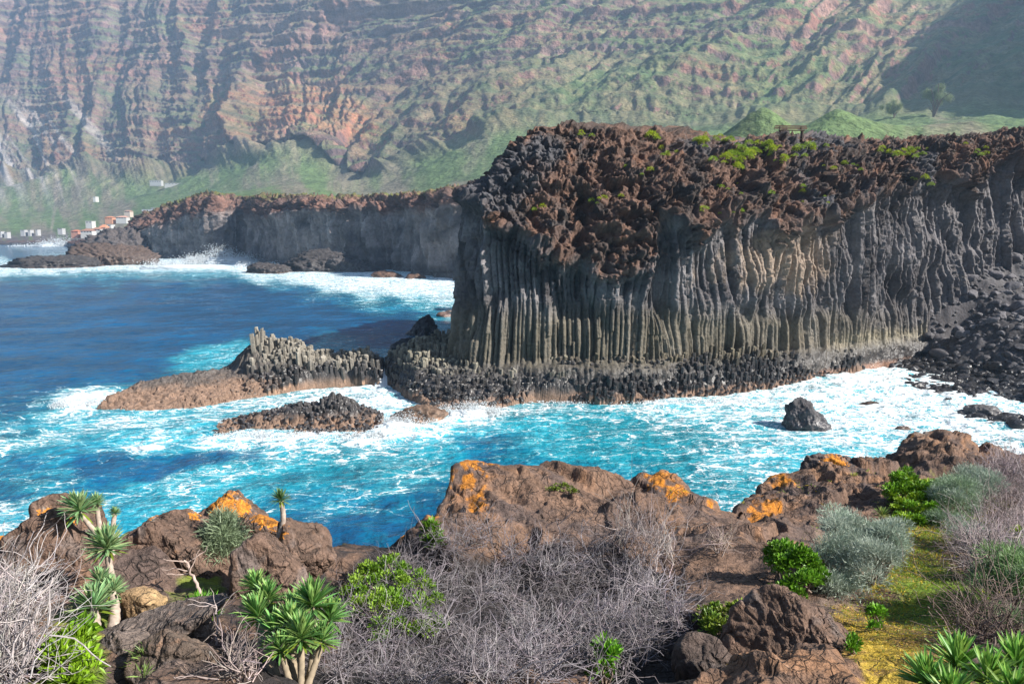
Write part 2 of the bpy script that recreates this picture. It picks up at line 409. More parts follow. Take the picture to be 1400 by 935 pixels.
# ------------------------------------------------------------------ far headland
def far(u, vtop, Y0, dep=18., vw=None, vm=None, plat=170, back=None):
    w = AU(u, Y0, -2); f = AU(u, Y0+1.0, 1.5); f2 = AU(u, Y0+3.5, 3.0)
    zt = at(u, vtop, Y0+dep)[2]
    zm = at(u, vm, Y0+4)[2] if vm else 3+(zt-3)*.62
    return [w, f, f2, AU(u, Y0+4.5, zm), AU(u, Y0+dep*.55, zm+(zt-zm)*.62), AU(u, Y0+dep, zt), AU(u, Y0+dep+plat, zt-1)]
fc = [
 far(-60, 331, 905, 60, vm=333, plat=120), far(20, 331, 900, 60, vm=333, plat=120), far(85, 330, 860, 60, vm=332, plat=200), far(105, 331, 700, 50, vm=334, plat=300),
 far(150, 326, 560, 30, vm=334, plat=300), far(185, 303, 510, 40, vm=322, plat=200), far(205, 292, 480, 30, vm=312, plat=200),
 far(240, 281, 466, 26, vm=302), far(275, 270, 455, 24, vm=292), far(300, 264, 445, 24, vm=290), far(335, 273, 448, 22, vm=288),
 far(370, 268, 400, 20, vm=297), far(400, 270, 372, 18, vm=292), far(450, 272, 345, 16, vm=285), far(500, 271, 330, 15, vm=286),
 far(540, 270, 320, 14, vm=288), far(580, 266, 296, 13, vm=286), far(612, 260, 276, 12, vm=284), far(640, 258, 268, 12, vm=282), far(690, 256, 262, 12, vm=282),
 [[18,235,-2],[19,235,2],[20,235,3],[21,235,20],[23,235,24],[25,235,27],[60,260,26]],
 [[26,190,-2],[27,190,2],[28,190,3],[29,190,20],[31,190,24],[34,190,26],[70,190,25]],
 [[14,150,-2],[15,150,2],[16,150,3],[17,150,18],[19,150,22],[22,150,25],[70,160,24]],
]
P, si, tp, ti = loft(fc, 1300, [8, 10, 110, 50, 40, 30], lev=3, dens=[.2,.3,.5,.6,.8,1,1,1,1,1,1,1,1.1,1.1,1.2,1.2,1.3,1.3,1.2,.6,.3,.3,.3])
P = smooth_t(P, 3)
S = np.repeat(si[:, None], P.shape[1], 1); T = np.repeat(tp[None], P.shape[0], 0); TI = np.repeat(ti[:, None], P.shape[1], 1)
Nn = gnormal(P); Nn *= np.sign(Nn[..., 2:3]+1e-6)
# horizontal outward normal from the face level
tan = np.gradient(P[:, 30], axis=0); tan[:, 2] = 0
No = np.stack([tan[:, 1], -tan[:, 0], 0*tan[:, 0]], -1)
for _ in range(30): No[1:-1] = (No[:-2]+No[1:-1]*2+No[2:])/4
No /= np.linalg.norm(No, axis=1)[:, None]; No = np.repeat(No[:, None], P.shape[1], 1)
X, Y, Z = P[..., 0], P[..., 1], P[..., 2]
edge = .35*fbm(S/9, Z/9, 1, oct=4, seed=101)
colw = ss(1.3, 1.8, T)*ss(3.12, 2.9, T+edge); rub = ss(2.85, 3.15, T+edge)
s1 = S+1.5*fbm(S/20, Z/14, seed=103, oct=3)
F1, F2, D, R = worley2(s1/1.9, Z/9., seed=104)
colm = 1.9*(R[..., 0]-.5)+1.9*D[0]*(R[..., 1]-.5)-.6*np.exp(-(F2-F1)*9)+1.1*(R[..., 2] > .8)+.5*fbm(S/1.5, Z/2.5, seed=105, oct=4)
F1b, F2b, Db, Rb = worley2(s1/7., Z/22., seed=106)
big = 3.2*fbm(S/12, Z/45, seed=116, oct=3, ridge=True)+5.0*fbm(S/42, Z/60, seed=107, oct=3, ridge=True)+1.8*(Rb[..., 0]-.5)+2.6*fbm(S/14, Z/30, seed=109, oct=3)
# deep recess that throws the shaded bay of the headland
big = big-9*np.exp(-((TI-14.3)/.9)**2)-5*np.exp(-((TI-10.1)/.35)**2)
x3, y3, z3 = X/5.5, Y/5.5, Z/4.5
F1c, F2c, Dc, Rc = worley(x3, y3, z3, seed=111)
F1d, F2d, Dd, Rd = worley(X/2.0, Y/2.0, Z/1.8, seed=112)
rubd = 3.4*(Rc[..., 0]-.4)-.8*F1c+1.5*(Rd[..., 0]-.5)-.4*F1d+3.2*fbm(X/9, Y/9, Z/9, seed=114, oct=6, gain=.6)+1.6*fbm(X/2.5, Y/2.5, Z/2.5, seed=115, oct=3, ridge=True)
amp = np.where(TI < 5, .5, 1.)*(1-.6*ss(5.3, 6, T))
led = ss(1.3, .3, T)
d = colw*(colm+big)*amp+rub*rubd*amp
P2 = P+No*(colw*(colm+big)*amp)[..., None]+No*(big*(rub)*amp*ss(6, 3, T))[..., None]+Nn*(rub*rubd*amp)[..., None]+No*((1-colw-rub).clip(0, 1)*(big+1.5*fbm(X/3, Y/3, Z/2, seed=119, oct=4))*amp)[..., None]
n1 = fbm(S/11, Z/7, 2, oct=4, seed=120); n2 = fbm(S/3, Z/6, 2, oct=3, seed=121); nzz = gnormal(P2)[..., 2]; nzz = np.abs(nzz)
colc = cmix((.25, .215, .205), (.12, .108, .108), ss(-.2, .4, n1))*(.75+.5*R[..., 3:4])
colc = cmix(colc, (.19, .15, .12), ss(.1, .5, n2+.3*n1)*.45)
rubc = cmix((.19, .105, .08), (.11, .075, .065), ss(-.3, .35, n1+.4*(Rd[..., 1]-.5)))*(.7+.6*Rd[..., 2:3])
g_ = ss(.55, .8, nzz+.15*n2+.3*n1)*ss(4.0, 5.0, T)
rubc = cmix(rubc, (.14, .16, .035), g_*.85*ss(5, 7, TI))
cc = cmix(colc, rubc, rub)
wet = ss(4.5, 2.0, P2[..., 2])
cc = cmix(cc, (.07, .055, .045), wet*.7)
me = raw_mesh('far', P2.reshape(-1, 3), grid_faces(*P.shape[:2]), M_far, np.concatenate([np.clip(cc, .01, .9), (wet*.7)[..., None]], -1))
tag(link('headland_terrain', me), kind='structure')

# ------------------------------------------------------------------ near promontory (loft of surveyed points)
nc = [
 [[2,128,-2],[2.5,128,2],[3,128,3],[4,128,17],[6,129,21],[11,130,24],[60,134,24]],
 [[-4,103,-2],[-3.8,103,2],[-3.6,103,3.2],[-2,103,15.5],[-1,103,20],[4,104,25],[50,122,25.5]],
 [[-6.4,86,-2],[-6.2,86,2.4],[-6.0,86,3.4],[-4.8,86,19.4],[-1.7,88,21.2],[-.1,90,25.8],[50,112,26.2]],
 [[-6.3,80.5,-2],[-6.1,80.5,2.4],[-5.8,80.7,3.4],A3(641,268,81.8),A3(684,247,84.5),A3(701,188,88),[50,110,26.5]],
 [[-3.4,77,-2],[-3.2,77,2.4],[-3,77.3,3.4],A3(672,300,79),A3(694,250,82),A3(735,176,87),[52,118,27]],
 [[4.1,73.6,-2],A3(760,505,75.2),A3(760,490,76.8),A3(762,352,78),A3(772,262,82),A3(790,171,88),[54,128,27]],
 [[11.5,74,-2],A3(870,506,75.5),A3(870,492,77.2),A3(878,372,78.4),A3(878,270,82.5),A3(868,178,89.5),[58,135,27]],
 [[16.5,76,-2],A3(925,506,77.2),A3(925,490,78.8),A3(918,308,79.8),A3(930,252,84.5),A3(950,189,93),[62,140,27.2]],
 [[22,78,-2],A3(990,505,79.4),A3(990,488,81.2),A3(990,300,81.8),A3(1000,256,86.5),A3(1010,192,95.5),[66,145,27.4]],
 [[27,81.6,-2],A3(1060,500,83),A3(1060,480,84.6),A3(1060,308,84.2),A3(1070,250,90),A3(1080,184,99),[70,150,27.6]],
 [[33,85.8,-2],A3(1125,492,87),A3(1125,474,88.3),A3(1120,296,87.6),A3(1130,246,93),A3(1130,190,102),[76,155,27.8]],
 [[39,90,-2],A3(1180,484,91.2),A3(1180,466,92),A3(1185,272,91.4),A3(1190,238,96),A3(1195,192,105),[84,160,28]],
 [[47,95,-2],A3(1250,477,96),A3(1250,458,96.8),A3(1250,252,96.4),A3(1255,222,100),A3(1260,192,109),[92,160,28]],
 [[55,99,-1],A3(1315,470,100),A3(1315,448,101),A3(1315,236,100.4),A3(1320,212,103.5),A3(1320,187,113),[100,158,28.6]],
 [[65,103,-1],A3(1390,462,103.5),A3(1390,440,104.4),A3(1385,226,104.2),A3(1390,205,107),A3(1390,181,116),[112,152,29]],
 [[80,106,-1],[80,107,3],[80,107.5,5],[81,107.5,24.5],[82,110,27],[85,118,29.5],[118,142,29]],
 [[94,101,-1],[95,102,3],[95.5,102.5,5],[96,103,24.5],[98,105,27],[104,110,29],[124,126,29]],
 [[100,88,-1],[101,88,3],[102,88,5],[103,88,24],[105,88,27],[112,89,28],[130,92,28]],
 [[94,66,-1],[95,66,3],[96,66,5],[97,65,22],[100,64,25],[106,62,26],[124,56,26]],
 [[74,42,-1],[75,42,3],[76,41,5],[77,40,18],[79,38,21],[84,34,22],[96,20,22]],
 [[52,26,-1],[53,25,3],[54,24,4],[55,23,13],[57,21,15],[60,17,16],[66,0,16]],
]
P, si, tp, ti = loft(nc, 1500, [14, 12, 190, 80, 90, 26], lev=3, dens=[.25,.5,1,1.2,1.1,1,1,1,1,1,1,1,1,1,.8,.4,.3,.2,.2,.2,.2])
P = smooth_t(P, 5)
S = np.repeat(si[:, None], P.shape[1], 1); T = np.repeat(tp[None], P.shape[0], 0); TI = np.repeat(ti[:, None], P.shape[1], 1)
X, Y, Z = P[..., 0], P[..., 1], P[..., 2]
Nn = gnormal(P)
tan = np.gradient(P[:, 120], axis=0); tan[:, 2] = 0
No = np.stack([tan[:, 1], -tan[:, 0], 0*tan[:, 0]], -1); No /= np.linalg.norm(No, axis=1)[:, None]
for _ in range(60): No[1:-1] = (No[:-2]+No[1:-1]*2+No[2:])/4
No /= np.linalg.norm(No, axis=1)[:, None]; No = np.repeat(No[:, None], P.shape[1], 1)
sgn = np.sign((Nn*(No+np.array([0, 0, .7]))).sum(-1, keepdims=True)); Nn = Nn*sgn
edge = .34*fbm(S/3.0, Z/6, 1, oct=5, seed=201, gain=.6)+.26*fbm(S/8, Z/9, seed=200)
rub = ss(2.9, 3.08, T+edge); colw = ss(1.2, 1.9, T)*(1-rub); base = (1-colw-rub).clip(0, 1)
# columns: slim upright ones below, thicker bent ones above, tilted in bundles
up = ss(7.5, 10.5, Z+1.2*fbm(S/5, Z/5, seed=202)+2.0*ss(6, 10, TI))
bend = 1.1*fbm(S/10, Z/9, seed=203, oct=2)+.10*fbm(S/2.6, Z/3.4, seed=204, oct=3)
sA = S+.18*fbm(S/2, Z/6, seed=205, oct=2)
sB = S+bend
def cols(s_, z_, wd, ht, seed):
    F1, F2, D, R = worley2(s_/wd, z_/ht, seed=seed)
    fac = np.where(D[0] > (R[..., 2]-.5)*.6, -D[0]*.9, D[0]*.45)          # faceted front
    h_ = .75*(R[..., 0]-.5)+fac*.85-.5*np.exp(-(F2-F1)*11)
    return h_*wd, R, F2-F1
cA, RA, gA = cols(sA, Z, .52, 7.5, 207)
cB, RB, gB = cols(sB, Z+.35*S, .95, 4.6, 208)
cC, RC, gC = cols(sB, Z+.2*S, 2.9, 7.5, 209)
cD, RD, gD = cols(sB*1.0, Z, .42, 2.2, 210)
def joints(s_, z_, wd, ht, seed):
    """long upright columns broken by cross joints at their own heights"""
    ID, D, E = vor1(s_/wd, seed); R = JT[(ID*31+7) & 4095]; hh = ht*(.55+.9*R[..., 0]); k_ = np.floor(z_/hh+R[..., 1]*7).astype(np.int64)
    q = JT[_h(ID, k_, ID*0, seed+1)]
    fac = np.where(D > .22, -(D-.22)*1.1, np.where(D < -.22, (D+.22)*.7, 0))+D*(R[..., 2]-.5)*.7
    return (1.15*(R[..., 3]-.5)+.55*(q[..., 0]-.5)+1.25*fac-.55*np.exp(-E*12))*wd, q
jA, qA = joints(sA, Z, .50, 7., 251); jB, qB = joints(sB, Z+.25*S, .64, 2.7, 252); jC, qC = joints(sB, Z, 2.6, 9., 253); jD, qD = joints(sB+.2*fbm(S, Z/2, seed=260), Z, .40, 2.0, 254)
rough = .20*fbm(X/1.1, Y/1.1, Z/1.1, seed=212, oct=5, ridge=True)
colm = lerp(jA*1.2+.12*jC, jB*1.15+.22*jC+.5*jD, up)+rough*(.35+.55*up)
alc = np.clip(fbm(S/5.0, Z/11, 3.3, seed=214, oct=3)-.05, 0, 1)*ss(4.5, 8, Z)
big = 1.5*fbm(S/8.5, Z/15, seed=215, oct=3)+.9*fbm(S/3.2, Z/9, seed=217, oct=2)*up-3.3*alc
big = big*ss(0, 1.0, T)*(1-.75*np.exp(-((TI-2.6)/1.1)**2))
F1g, F2g, Dg, Rg = worley(X/1.3, Y/1.3, Z/2.1, seed=219)
tipc = np.exp(-((TI-3.0)/.9)**2)
colm = colm+np.maximum(up*.42, tipc*.8)*(.42*(Rg[..., 0]-.5)+1.0*(Dg[0]*(Rg[..., 1]-.5)+Dg[1]*(Rg[..., 2]-.5)+Dg[2]*(Rg[..., 3]-.5)))
# rubbly clinker lava
F1c, F2c, Dc, Rc = worley(X/3.1, Y/3.1, Z/2.4, seed=221)
F1d, F2d, Dd, Rd = worley(X/1.25+.3*fbm(X, Y, Z, seed=230), Y/1.25, Z/1.05, seed=222)
F1e, F2e, De, Re = worley(X/.52, Y/.52, Z/.46, seed=223)
wC, wD, wE = [ss(0, .12, q) for q in (F2c-F1c, F2d-F1d, F2e-F1e)]
def tiltp(D, R): return D[0]*(R[..., 1]-.5)+D[1]*(R[..., 2]-.5)+D[2]*(R[..., 3]-.5)
rubd = wC*(1.2*(Rc[..., 0]-.45)+1.8*tiltp(Dc, Rc))-.25*F1c+wD*(.8*(Rd[..., 0]-.4)+1.5*tiltp(Dd, Rd))-.2*F1d+wE*(.45*(Re[..., 0]-.4)+.65*tiltp(De, Re))+.55*fbm(X/1.3, Y/1.3, Z/1.0, seed=225, oct=5, ridge=True, gain=.62)-.15*F1e+1.5*fbm(X/5, Y/5, Z/4, seed=224, oct=6, ridge=True, gain=.58)
tipf = np.exp(-((TI-2.6)/1.1)**2)
rubd = (rubd+.45)*(1-.62*tipf)*(1-.35*ss(4.3, 5.0, T))-.55*ss(4.2, 5.0, T)
rubd *= (1-.55*ss(5.15, 5.8, T))
basd = .5*fbm(X/1.6, Y/1.6, Z/1.4, seed=226, oct=4)+.35*cA
P2 = P+No*((colw*colm)+big*ss(5.2, 3.6, T)+base*basd)[..., None]
Nr = Nn+No*.35; Nr /= np.linalg.norm(Nr, axis=-1, keepdims=True)
P2 = P2+Nr*(rub*rubd)[..., None]
# tongues of clinker hanging over the face, small overhang under the rim
lip = np.exp(-((T+edge-3.02)/.10)**2)*(.5+.9*fbm(S/4, 0*S, seed=228))*(1-tipf); P2 = P2+No*lip[..., None]
nq = gnormal(P2); nzz = np.abs(nq[..., 2])
n1 = fbm(S/4.2, Z/3.4, 2, oct=4, seed=240); n2 = fbm(S/1.1, Z/2.2, 2, oct=3, seed=241); n3 = fbm(S/12, Z/9, 5, oct=3, seed=242)
cg = cmix((.140, .130, .133), (.068, .062, .066), ss(-.25, .30, n1))
cg = cg*(.68+.64*lerp(qA[..., 3], qB[..., 3], up))[..., None]
cg = cmix(cg, (.30, .225, .165), ss(.10, .55, n2*.5+n3*.8+.75*np.exp(-((TI-9.3)/1.1)**2-((Z-13.5)/3.5)**2)-.05)*ss(14.5, 8.5, TI)*ss(4.5, 7, TI)*.75)
warm = ss(11, 6.0, Z)*ss(13, 9, TI)*(1-up)
cg = cmix(cg, (.135, .115, .075), warm*.65)
cg = cmix(cg, (.15, .14, .145), ss(11.5, 13, TI)*.6)
cr = cmix((.110, .064, .047), (.052, .040, .036), ss(-.35, .35, n1+.8*(Rd[..., 1]-.5)))*(.65+.7*Re[..., 2:3])
cr = cmix(cr, (.19, .095, .058), ss(.1, .5, fbm(S/2.2, Z/2.2, 8, oct=4, seed=245))*.7)
cr = cmix(cr, (.07, .068, .075), ss(.15, .5, n3+.5*(Rc[..., 1]-.5)))
cc = cmix(cg, cr, rub)
z2 = P2[..., 2]+.5*n2
wet = ss(3.9, 2.3, z2)*ss(15, 13, TI)
cc = cmix(cc, (.042, .038, .038), wet*.85)
pk = ss(1.0, .45, z2)*ss(4, 5, TI)*ss(12.5, 11.5, TI)
cc = cmix(cc, (.26, .145, .10), pk*.9)
cc = cmix(cc, (.27, .235, .165), np.exp(-((Z-3.6-.6*n1)/.9)**2)*ss(9.8, 10.6, TI)*ss(13.3, 12.3, TI)*.7)
me = raw_mesh('promontory', P2.reshape(-1, 3), grid_faces(*P.shape[:2]), M_cliff, np.concatenate([np.clip(cc, .01, .9), (wet*.85)[..., None]], -1))
tag(link('promontory_terrain', me), kind='structure')
NP = dict(P=P2, T=T, TI=TI, N=Nn)

# ------------------------------------------------------------------ basalt column fields (one rock mass each)
def column_mesh(pts, ztop, r=.24, lean=(0, 0), colfn=None, jitter=.12, zbot=-1.5, tilt=.25, seed=0):
    """pts (n,2); closed prisms of 5-7 uneven sides with slanting tops"""
    R_ = np.random.default_rng(seed); V = []; F4 = []; F3 = []; Cc = []; b = 0
    for (x, y), zt in zip(pts, ztop):
        k = int(R_.choice([5, 6, 6, 6, 7])); a = np.sort((np.arange(k)+R_.uniform(-.25, .25, k))*2*math.pi/k+R_.uniform(0, 6))
        rr = r*R_.uniform(.88, 1.22)*(1+R_.uniform(-.08, .08, k))
        lx, ly = lean[0]+R_.normal(0, .035), lean[1]+R_.normal(0, .035)
        gx, gy = R_.normal(0, tilt, 2)
        za = min(.5+R_.uniform(0, .3), max(zt*.45, .05)); zb_ = max(min(za+.35, zt-.12), za+.02); zs = [zbot, za, zb_, max(zt-.07, zb_+.02), zt]; scl = [1.0, 1.0, 1.0, 1.0, .86]
        ring = []
        for z_, s_ in zip(zs, scl):
            px = x+lx*(z_-zbot)+rr*s_*np.cos(a); py = y+ly*(z_-zbot)+rr*s_*np.sin(a)
            pz = z_+(0 if z_ == zbot else gx*rr*np.cos(a)+gy*rr*np.sin(a)); pz = np.broadcast_to(pz, (k,))
            ring.append(np.stack([px, py, pz], -1))
        ctr = np.array([[x+lx*(zt-zbot), y+ly*(zt-zbot), zt+R_.uniform(-.06, .04)]])
        V.append(np.concatenate(ring+[ctr])); i = np.arange(k); j = (i+1) % k
        for q in (0, 1, 2, 3): F4.append(b+np.stack([i+q*k, j+q*k, j+q*k+k, i+q*k+k], -1))
        F3.append(b+np.stack([i+4*k, j+4*k, np.full(k, 5*k)], -1))
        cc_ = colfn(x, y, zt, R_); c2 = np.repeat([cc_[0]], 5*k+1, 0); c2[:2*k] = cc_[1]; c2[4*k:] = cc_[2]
        Cc.append(c2); b += 5*k+1
    return np.concatenate(V), np.concatenate(F4), np.concatenate(F3), np.concatenate(Cc)
def inpoly(poly, x, y):
    c = np.zeros(x.shape, bool); n = len(poly)
    for i in range(n):
        x1, y1 = poly[i]; x2, y2 = poly[(i+1) % n]
        m = ((y1 > y) != (y2 > y)) & (x < (x2-x1)*(y-y1)/(y2-y1+1e-12)+x1); c ^= m
    return c
def hexpts(poly, r, seed):
    poly = np.array(poly); R_ = np.random.default_rng(seed)
    x0, y0 = poly.min(0); x1, y1 = poly.max(0); dx = r*1.78; dy = dx*.866
    g = []
    for j, y in enumerate(np.arange(y0, y1, dy)):
        xs = np.arange(x0+(j % 2)*dx/2, x1, dx); g.append(np.stack([xs, np.full(len(xs), y)], -1))
    g = np.concatenate(g)+R_.uniform(-.13, .13, (sum(map(len, g)), 2))*dx
    return g[inpoly(poly, g[:, 0], g[:, 1])]
def sxy(u, v): p = sea(u, v); return (float(p[0]), float(p[1]))
def axy(u, v, Y): p = at(u, v, Y); return [float(p[0]), float(p[1]), float(p[2])]
def stonecol(dry, wetc, pink, zw=1.9, zp=.7, bright=None):
    def f(x, y, zt, R_):
        nz_ = float(pn(x/1.7, y/1.7, .5)); v = R_.uniform(.7, 1.3)
        t = float(np.clip((zt-zw-nz_*.8)/.9, 0, 1)); side = np.array(dry)*t+np.array(wetc)*(1-t)
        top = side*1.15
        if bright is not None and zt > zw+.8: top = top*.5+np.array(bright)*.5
        low = np.array(pink)*(1 if zt < 3 else .6)+np.array(wetc)*(0 if zt < 3 else .4)
        w_ = (1-t)*.9
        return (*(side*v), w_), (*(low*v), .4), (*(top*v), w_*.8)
    return f
def add_columns(name, poly, ctrl, r, seed, colf, rough=.28, lean=(0, 0), lam=.02, zmin=-.3, step=None, tilt=.25, keep=None, body=None, spire=None):
    pts = hexpts(poly, r, seed); c = np.array(ctrl); f = tps(c[:, :2], c[:, 2], lam)
    R_ = np.random.default_rng(seed+5)
    z = f(pts[:, 0], pts[:, 1])
    if spire: z = z+spire[3]*np.exp(-(((pts[:, 0]-spire[0])/spire[2])**2+((pts[:, 1]-spire[1])/(spire[2]*1.3))**2))
    z = z+rough*(fbm(pts[:, 0]/1.3, pts[:, 1]/1.3, .2, oct=3, seed=seed)*1.6+R_.normal(0, .45, len(z)))
    if step: z = np.where(R_.random(len(z)) < .7, np.round(z/step)*step+R_.normal(0, .06, len(z)), z)
    k = z > zmin
    if keep is not None: k &= keep(pts[:, 0], pts[:, 1], R_)
    pts, z = pts[k], z[k]
    V, F4, F3, C4 = column_mesh(pts, z, r, lean, colf, seed=seed, tilt=tilt)
    if body:                                      # rough rock body under and between the columns
        pl = np.array(poly); x0, y0 = pl.min(0)-1.2; x1, y1 = pl.max(0)+1.2
        gx, gy = np.meshgrid(np.arange(x0, x1, .10), np.arange(y0, y1, .10), indexing='ij')
        zb = np.maximum(np.minimum(f(gx, gy), 9), -2.5); zb = np.where(zb > 3.0, 3.0+(zb-3.0)*.45, zb)
        F1, F2, D, R = worley2(gx/.45, gy/.45, seed=seed); F1b, F2b, Db, Rb = worley2(gx/1.6, gy/1.6, seed=seed+1)
        zb = zb+body[0]*(.5*(R[..., 0]-.5)+.7*(Rb[..., 0]-.5)+.8*(D[0]*(R[..., 1]-.5)+D[1]*(R[..., 2]-.5))-.3*np.exp(-(F2-F1)*9)+.7*fbm(gx/1.2, gy/1.2, .3, oct=5, seed=seed))-body[1](gx, gy)
        ins = inpoly(poly, gx, gy); dd = np.full(gx.shape, 9.)
        for i in range(len(pl)):
            a, b2 = pl[i], pl[(i+1) % len(pl)]; t_ = np.clip(((gx-a[0])*(b2[0]-a[0])+(gy-a[1])*(b2[1]-a[1]))/((b2-a)**2).sum(), 0, 1)
            dd = np.minimum(dd, np.hypot(gx-a[0]-t_*(b2[0]-a[0]), gy-a[1]-t_*(b2[1]-a[1])))
        zb = np.where(ins, zb, zb*np.exp(-dd*1.5)-dd*2.2); zb = np.maximum(zb, -2.5)
        cb_ = body[2](gx, gy, zb).reshape(-1, 4)
        P_ = np.stack([gx, gy, zb], -1); b0 = len(V); V = np.concatenate([V, P_.reshape(-1, 3)]); F4 = np.concatenate([F4, grid_faces(*gx.shape)+b0]); C4 = np.concatenate([C4, cb_])
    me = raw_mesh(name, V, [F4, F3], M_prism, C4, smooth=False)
    return link(name, me), f
dry = (.17, .155, .125); wetc = (.045, .042, .042); pinkc = (.20, .125, .09)
def bodycol(brown=True, xs=-22):
    def f(gx, gy, gz):
        n = fbm(gx/1.3, gy/1.3, gz/1.3, oct=4, seed=88); m = fbm(gx/.35, gy/.35, gz/.35, oct=3, seed=89)
        k = ss(xs+2, xs-7, gx) if brown else 0*gx
        c = cmix((.05, .046, .045), (.13, .12, .10), ss(2.2, 3.6, gz+.8*n)); foot = ss(1.3, .5, gz+.35*n-.9*k)
        c = cmix(c, (.21, .135, .095), foot*.9); c = cmix(c, (.085, .072, .065), (k*ss(1.0, 1.7, gz+.5*n))*.9); c = c*(1+.5*m)[..., None]
        return np.concatenate([c, (ss(3, 1.5, gz)*(1-foot)*.8)[..., None]], -1).astype(np.float32)
    return f
# platform in front of the promontory tip
poly = [sxy(528, 528), sxy(560, 548), sxy(600, 562), sxy(640, 563), sxy(690, 556), sxy(730, 549), sxy(790, 549), (6.5, 77.5), (1.5, 79.5), (-3, 80.5), (-5, 83), (-7, 87), (-11, 88.5), (-13.5, 87)]
ctrl = [axy(530, 492, 83), axy(545, 478, 85), axy(565, 470, 86), axy(590, 464, 86), axy(622, 455, 86), axy(648, 456, 82), axy(600, 482, 81), axy(560, 490, 80), axy(640, 487, 79.5), axy(680, 487, 79), axy(700, 490, 79), axy(650, 505, 76.5), axy(600, 508, 77), axy(560, 510, 78), axy(700, 508, 76.5), axy(580, 528, 74.5), axy(640, 530, 73.8), axy(700, 528, 74.3), axy(760, 512, 75), axy(760, 530, 74), axy(548, 524, 78.5)]
for (u, v) in [(528, 532), (560, 553), (600, 567), (640, 567), (690, 560), (730, 553), (790, 553)]:
    x_, y_ = sxy(u, v); ctrl.append([x_, y_, -.1])
ctrl += [[6, 78, 3.6], [-8, 90, 2], [-13, 89.5, 1]]
o, f_plat = add_columns('basalt_platform', poly, ctrl, .20, 11, stonecol(dry, wetc, pinkc, 2.3, bright=(.24, .22, .15)), .30, step=.55, keep=lambda x, y, R_: R_.random(len(x)) < .72, body=(.5, lambda x, y: 0*x+.1, bodycol(False)))
tag(o, 'grey platform of short broken basalt columns at the foot of the tall promontory', 'rock platform')
# wet ledge of leaning columns along the foot of the face
fr = [sxy(u, v) for u, v in [(780, 550), (830, 552), (880, 550), (930, 545), (980, 541), (1040, 535), (1090, 524), (1130, 514), (1180, 508)]]
bk = [(39, 91.5), (32, 87.5), (26.5, 83.6), (20, 80.6), (14, 78.6), (8, 77.3), (4, 77)]
ctrl = []
for i, (x_, y_) in enumerate(fr): ctrl.append([x_, y_, .4]); ctrl.append([x_-.25, y_+.8, 1.6 if i < 7 else .8]); 
for i, (x_, y_) in enumerate(bk): ctrl.append([x_, y_, 2.6 if i < 2 else 3.9])
o, _ = add_columns('basalt_ledge', [(q[0]+.1, q[1]-.15) for q in fr]+bk, ctrl, .20, 23, stonecol((.12, .10, .07), (.04, .037, .038), pinkc, 3.2, bright=(.15, .14, .10)), .34, lean=(.05, -.10), keep=lambda x, y, R_: R_.random(len(x)) < .6, body=(.6, lambda x, y: 0*x+.05, bodycol(False)))
tag(o, 'wet black ledge of leaning basalt columns above the surf under the tall grey face', 'rock ledge')
# long islet with its spire
poly = [sxy(133, 561), sxy(170, 563), sxy(230, 562), sxy(290, 555), sxy(330, 546), sxy(380, 541), sxy(430, 532), sxy(480, 529), sxy(522, 531), (-13.6, 87), (-17, 89), (-25, 89), (-28, 86), (-33, 82), (-36, 77), (-37.5, 73.5)]
ctrl = [axy(150, 541, 73), axy(200, 520, 76), axy(250, 512, 78), axy(300, 506, 80), axy(324, 500, 81), axy(346, 443, 81.3), axy(336, 470, 81), axy(338, 490, 80.2), axy(360, 466, 81.5), axy(385, 472, 82), axy(412, 474, 82.5), axy(432, 486, 82.5), axy(455, 492, 82.5), axy(480, 486, 83), axy(510, 480, 83.5), axy(521, 492, 84),
        axy(370, 500, 79.6), axy(410, 502, 79.8), axy(350, 520, 78.2), axy(400, 518, 78.6), axy(460, 508, 80.5), axy(500, 508, 81.2), axy(290, 526, 76.2), axy(240, 532, 74.7), axy(180, 540, 73.4)]
for (u, v) in [(133, 563), (170, 566), (230, 565), (290, 558), (330, 549), (380, 545), (430, 536), (480, 533), (522, 535)]:
    x_, y_ = sxy(u, v); ctrl.append([x_, y_, .05])
ctrl += [[-13.6, 88, .2], [-18, 90, .2], [-25, 90, .2], [-28.5, 87, .2], [-33, 83, .2], [-37, 78, .2], [-38.5, 74, .1]]
def isc(x, y, zt, R_):
    a, b_, c_ = stonecol((.20, .18, .15), wetc, (.30, .185, .125), 2.4, bright=(.25, .23, .19))(x, y, zt, R_)
    if x < -22:                       # smooth brown wave-cut end
        k = float(np.clip((-22-x)/6, 0, 1)); br = np.array((.28, .18, .125, .25))*R_.uniform(.8, 1.2)
        if zt < 1.7: a = tuple(np.array(a)*(1-k*.8)+br*k*.8); c_ = tuple(np.array(c_)*(1-k*.8)+br*k*.8)
        b_ = tuple(np.array(b_)*(1-k*.8)+br*k*.8)
    return a, b_, c_
o, f_isl = add_columns('basalt_islet', poly, ctrl, .20, 31, isc, .46, lam=.005, spire=(float(at(347, 450, 81.2)[0]), 81.0, .75, 1.9), lean=(-.06, 0), keep=lambda x, y, R_: R_.random(len(x)) < ss(-27.5, -23, x),
    body=(.38, lambda x, y: .55*ss(-26, -22, x), bodycol()))
tag(o, 'long low basalt islet with a jagged spire rising from its middle', 'rock islet')

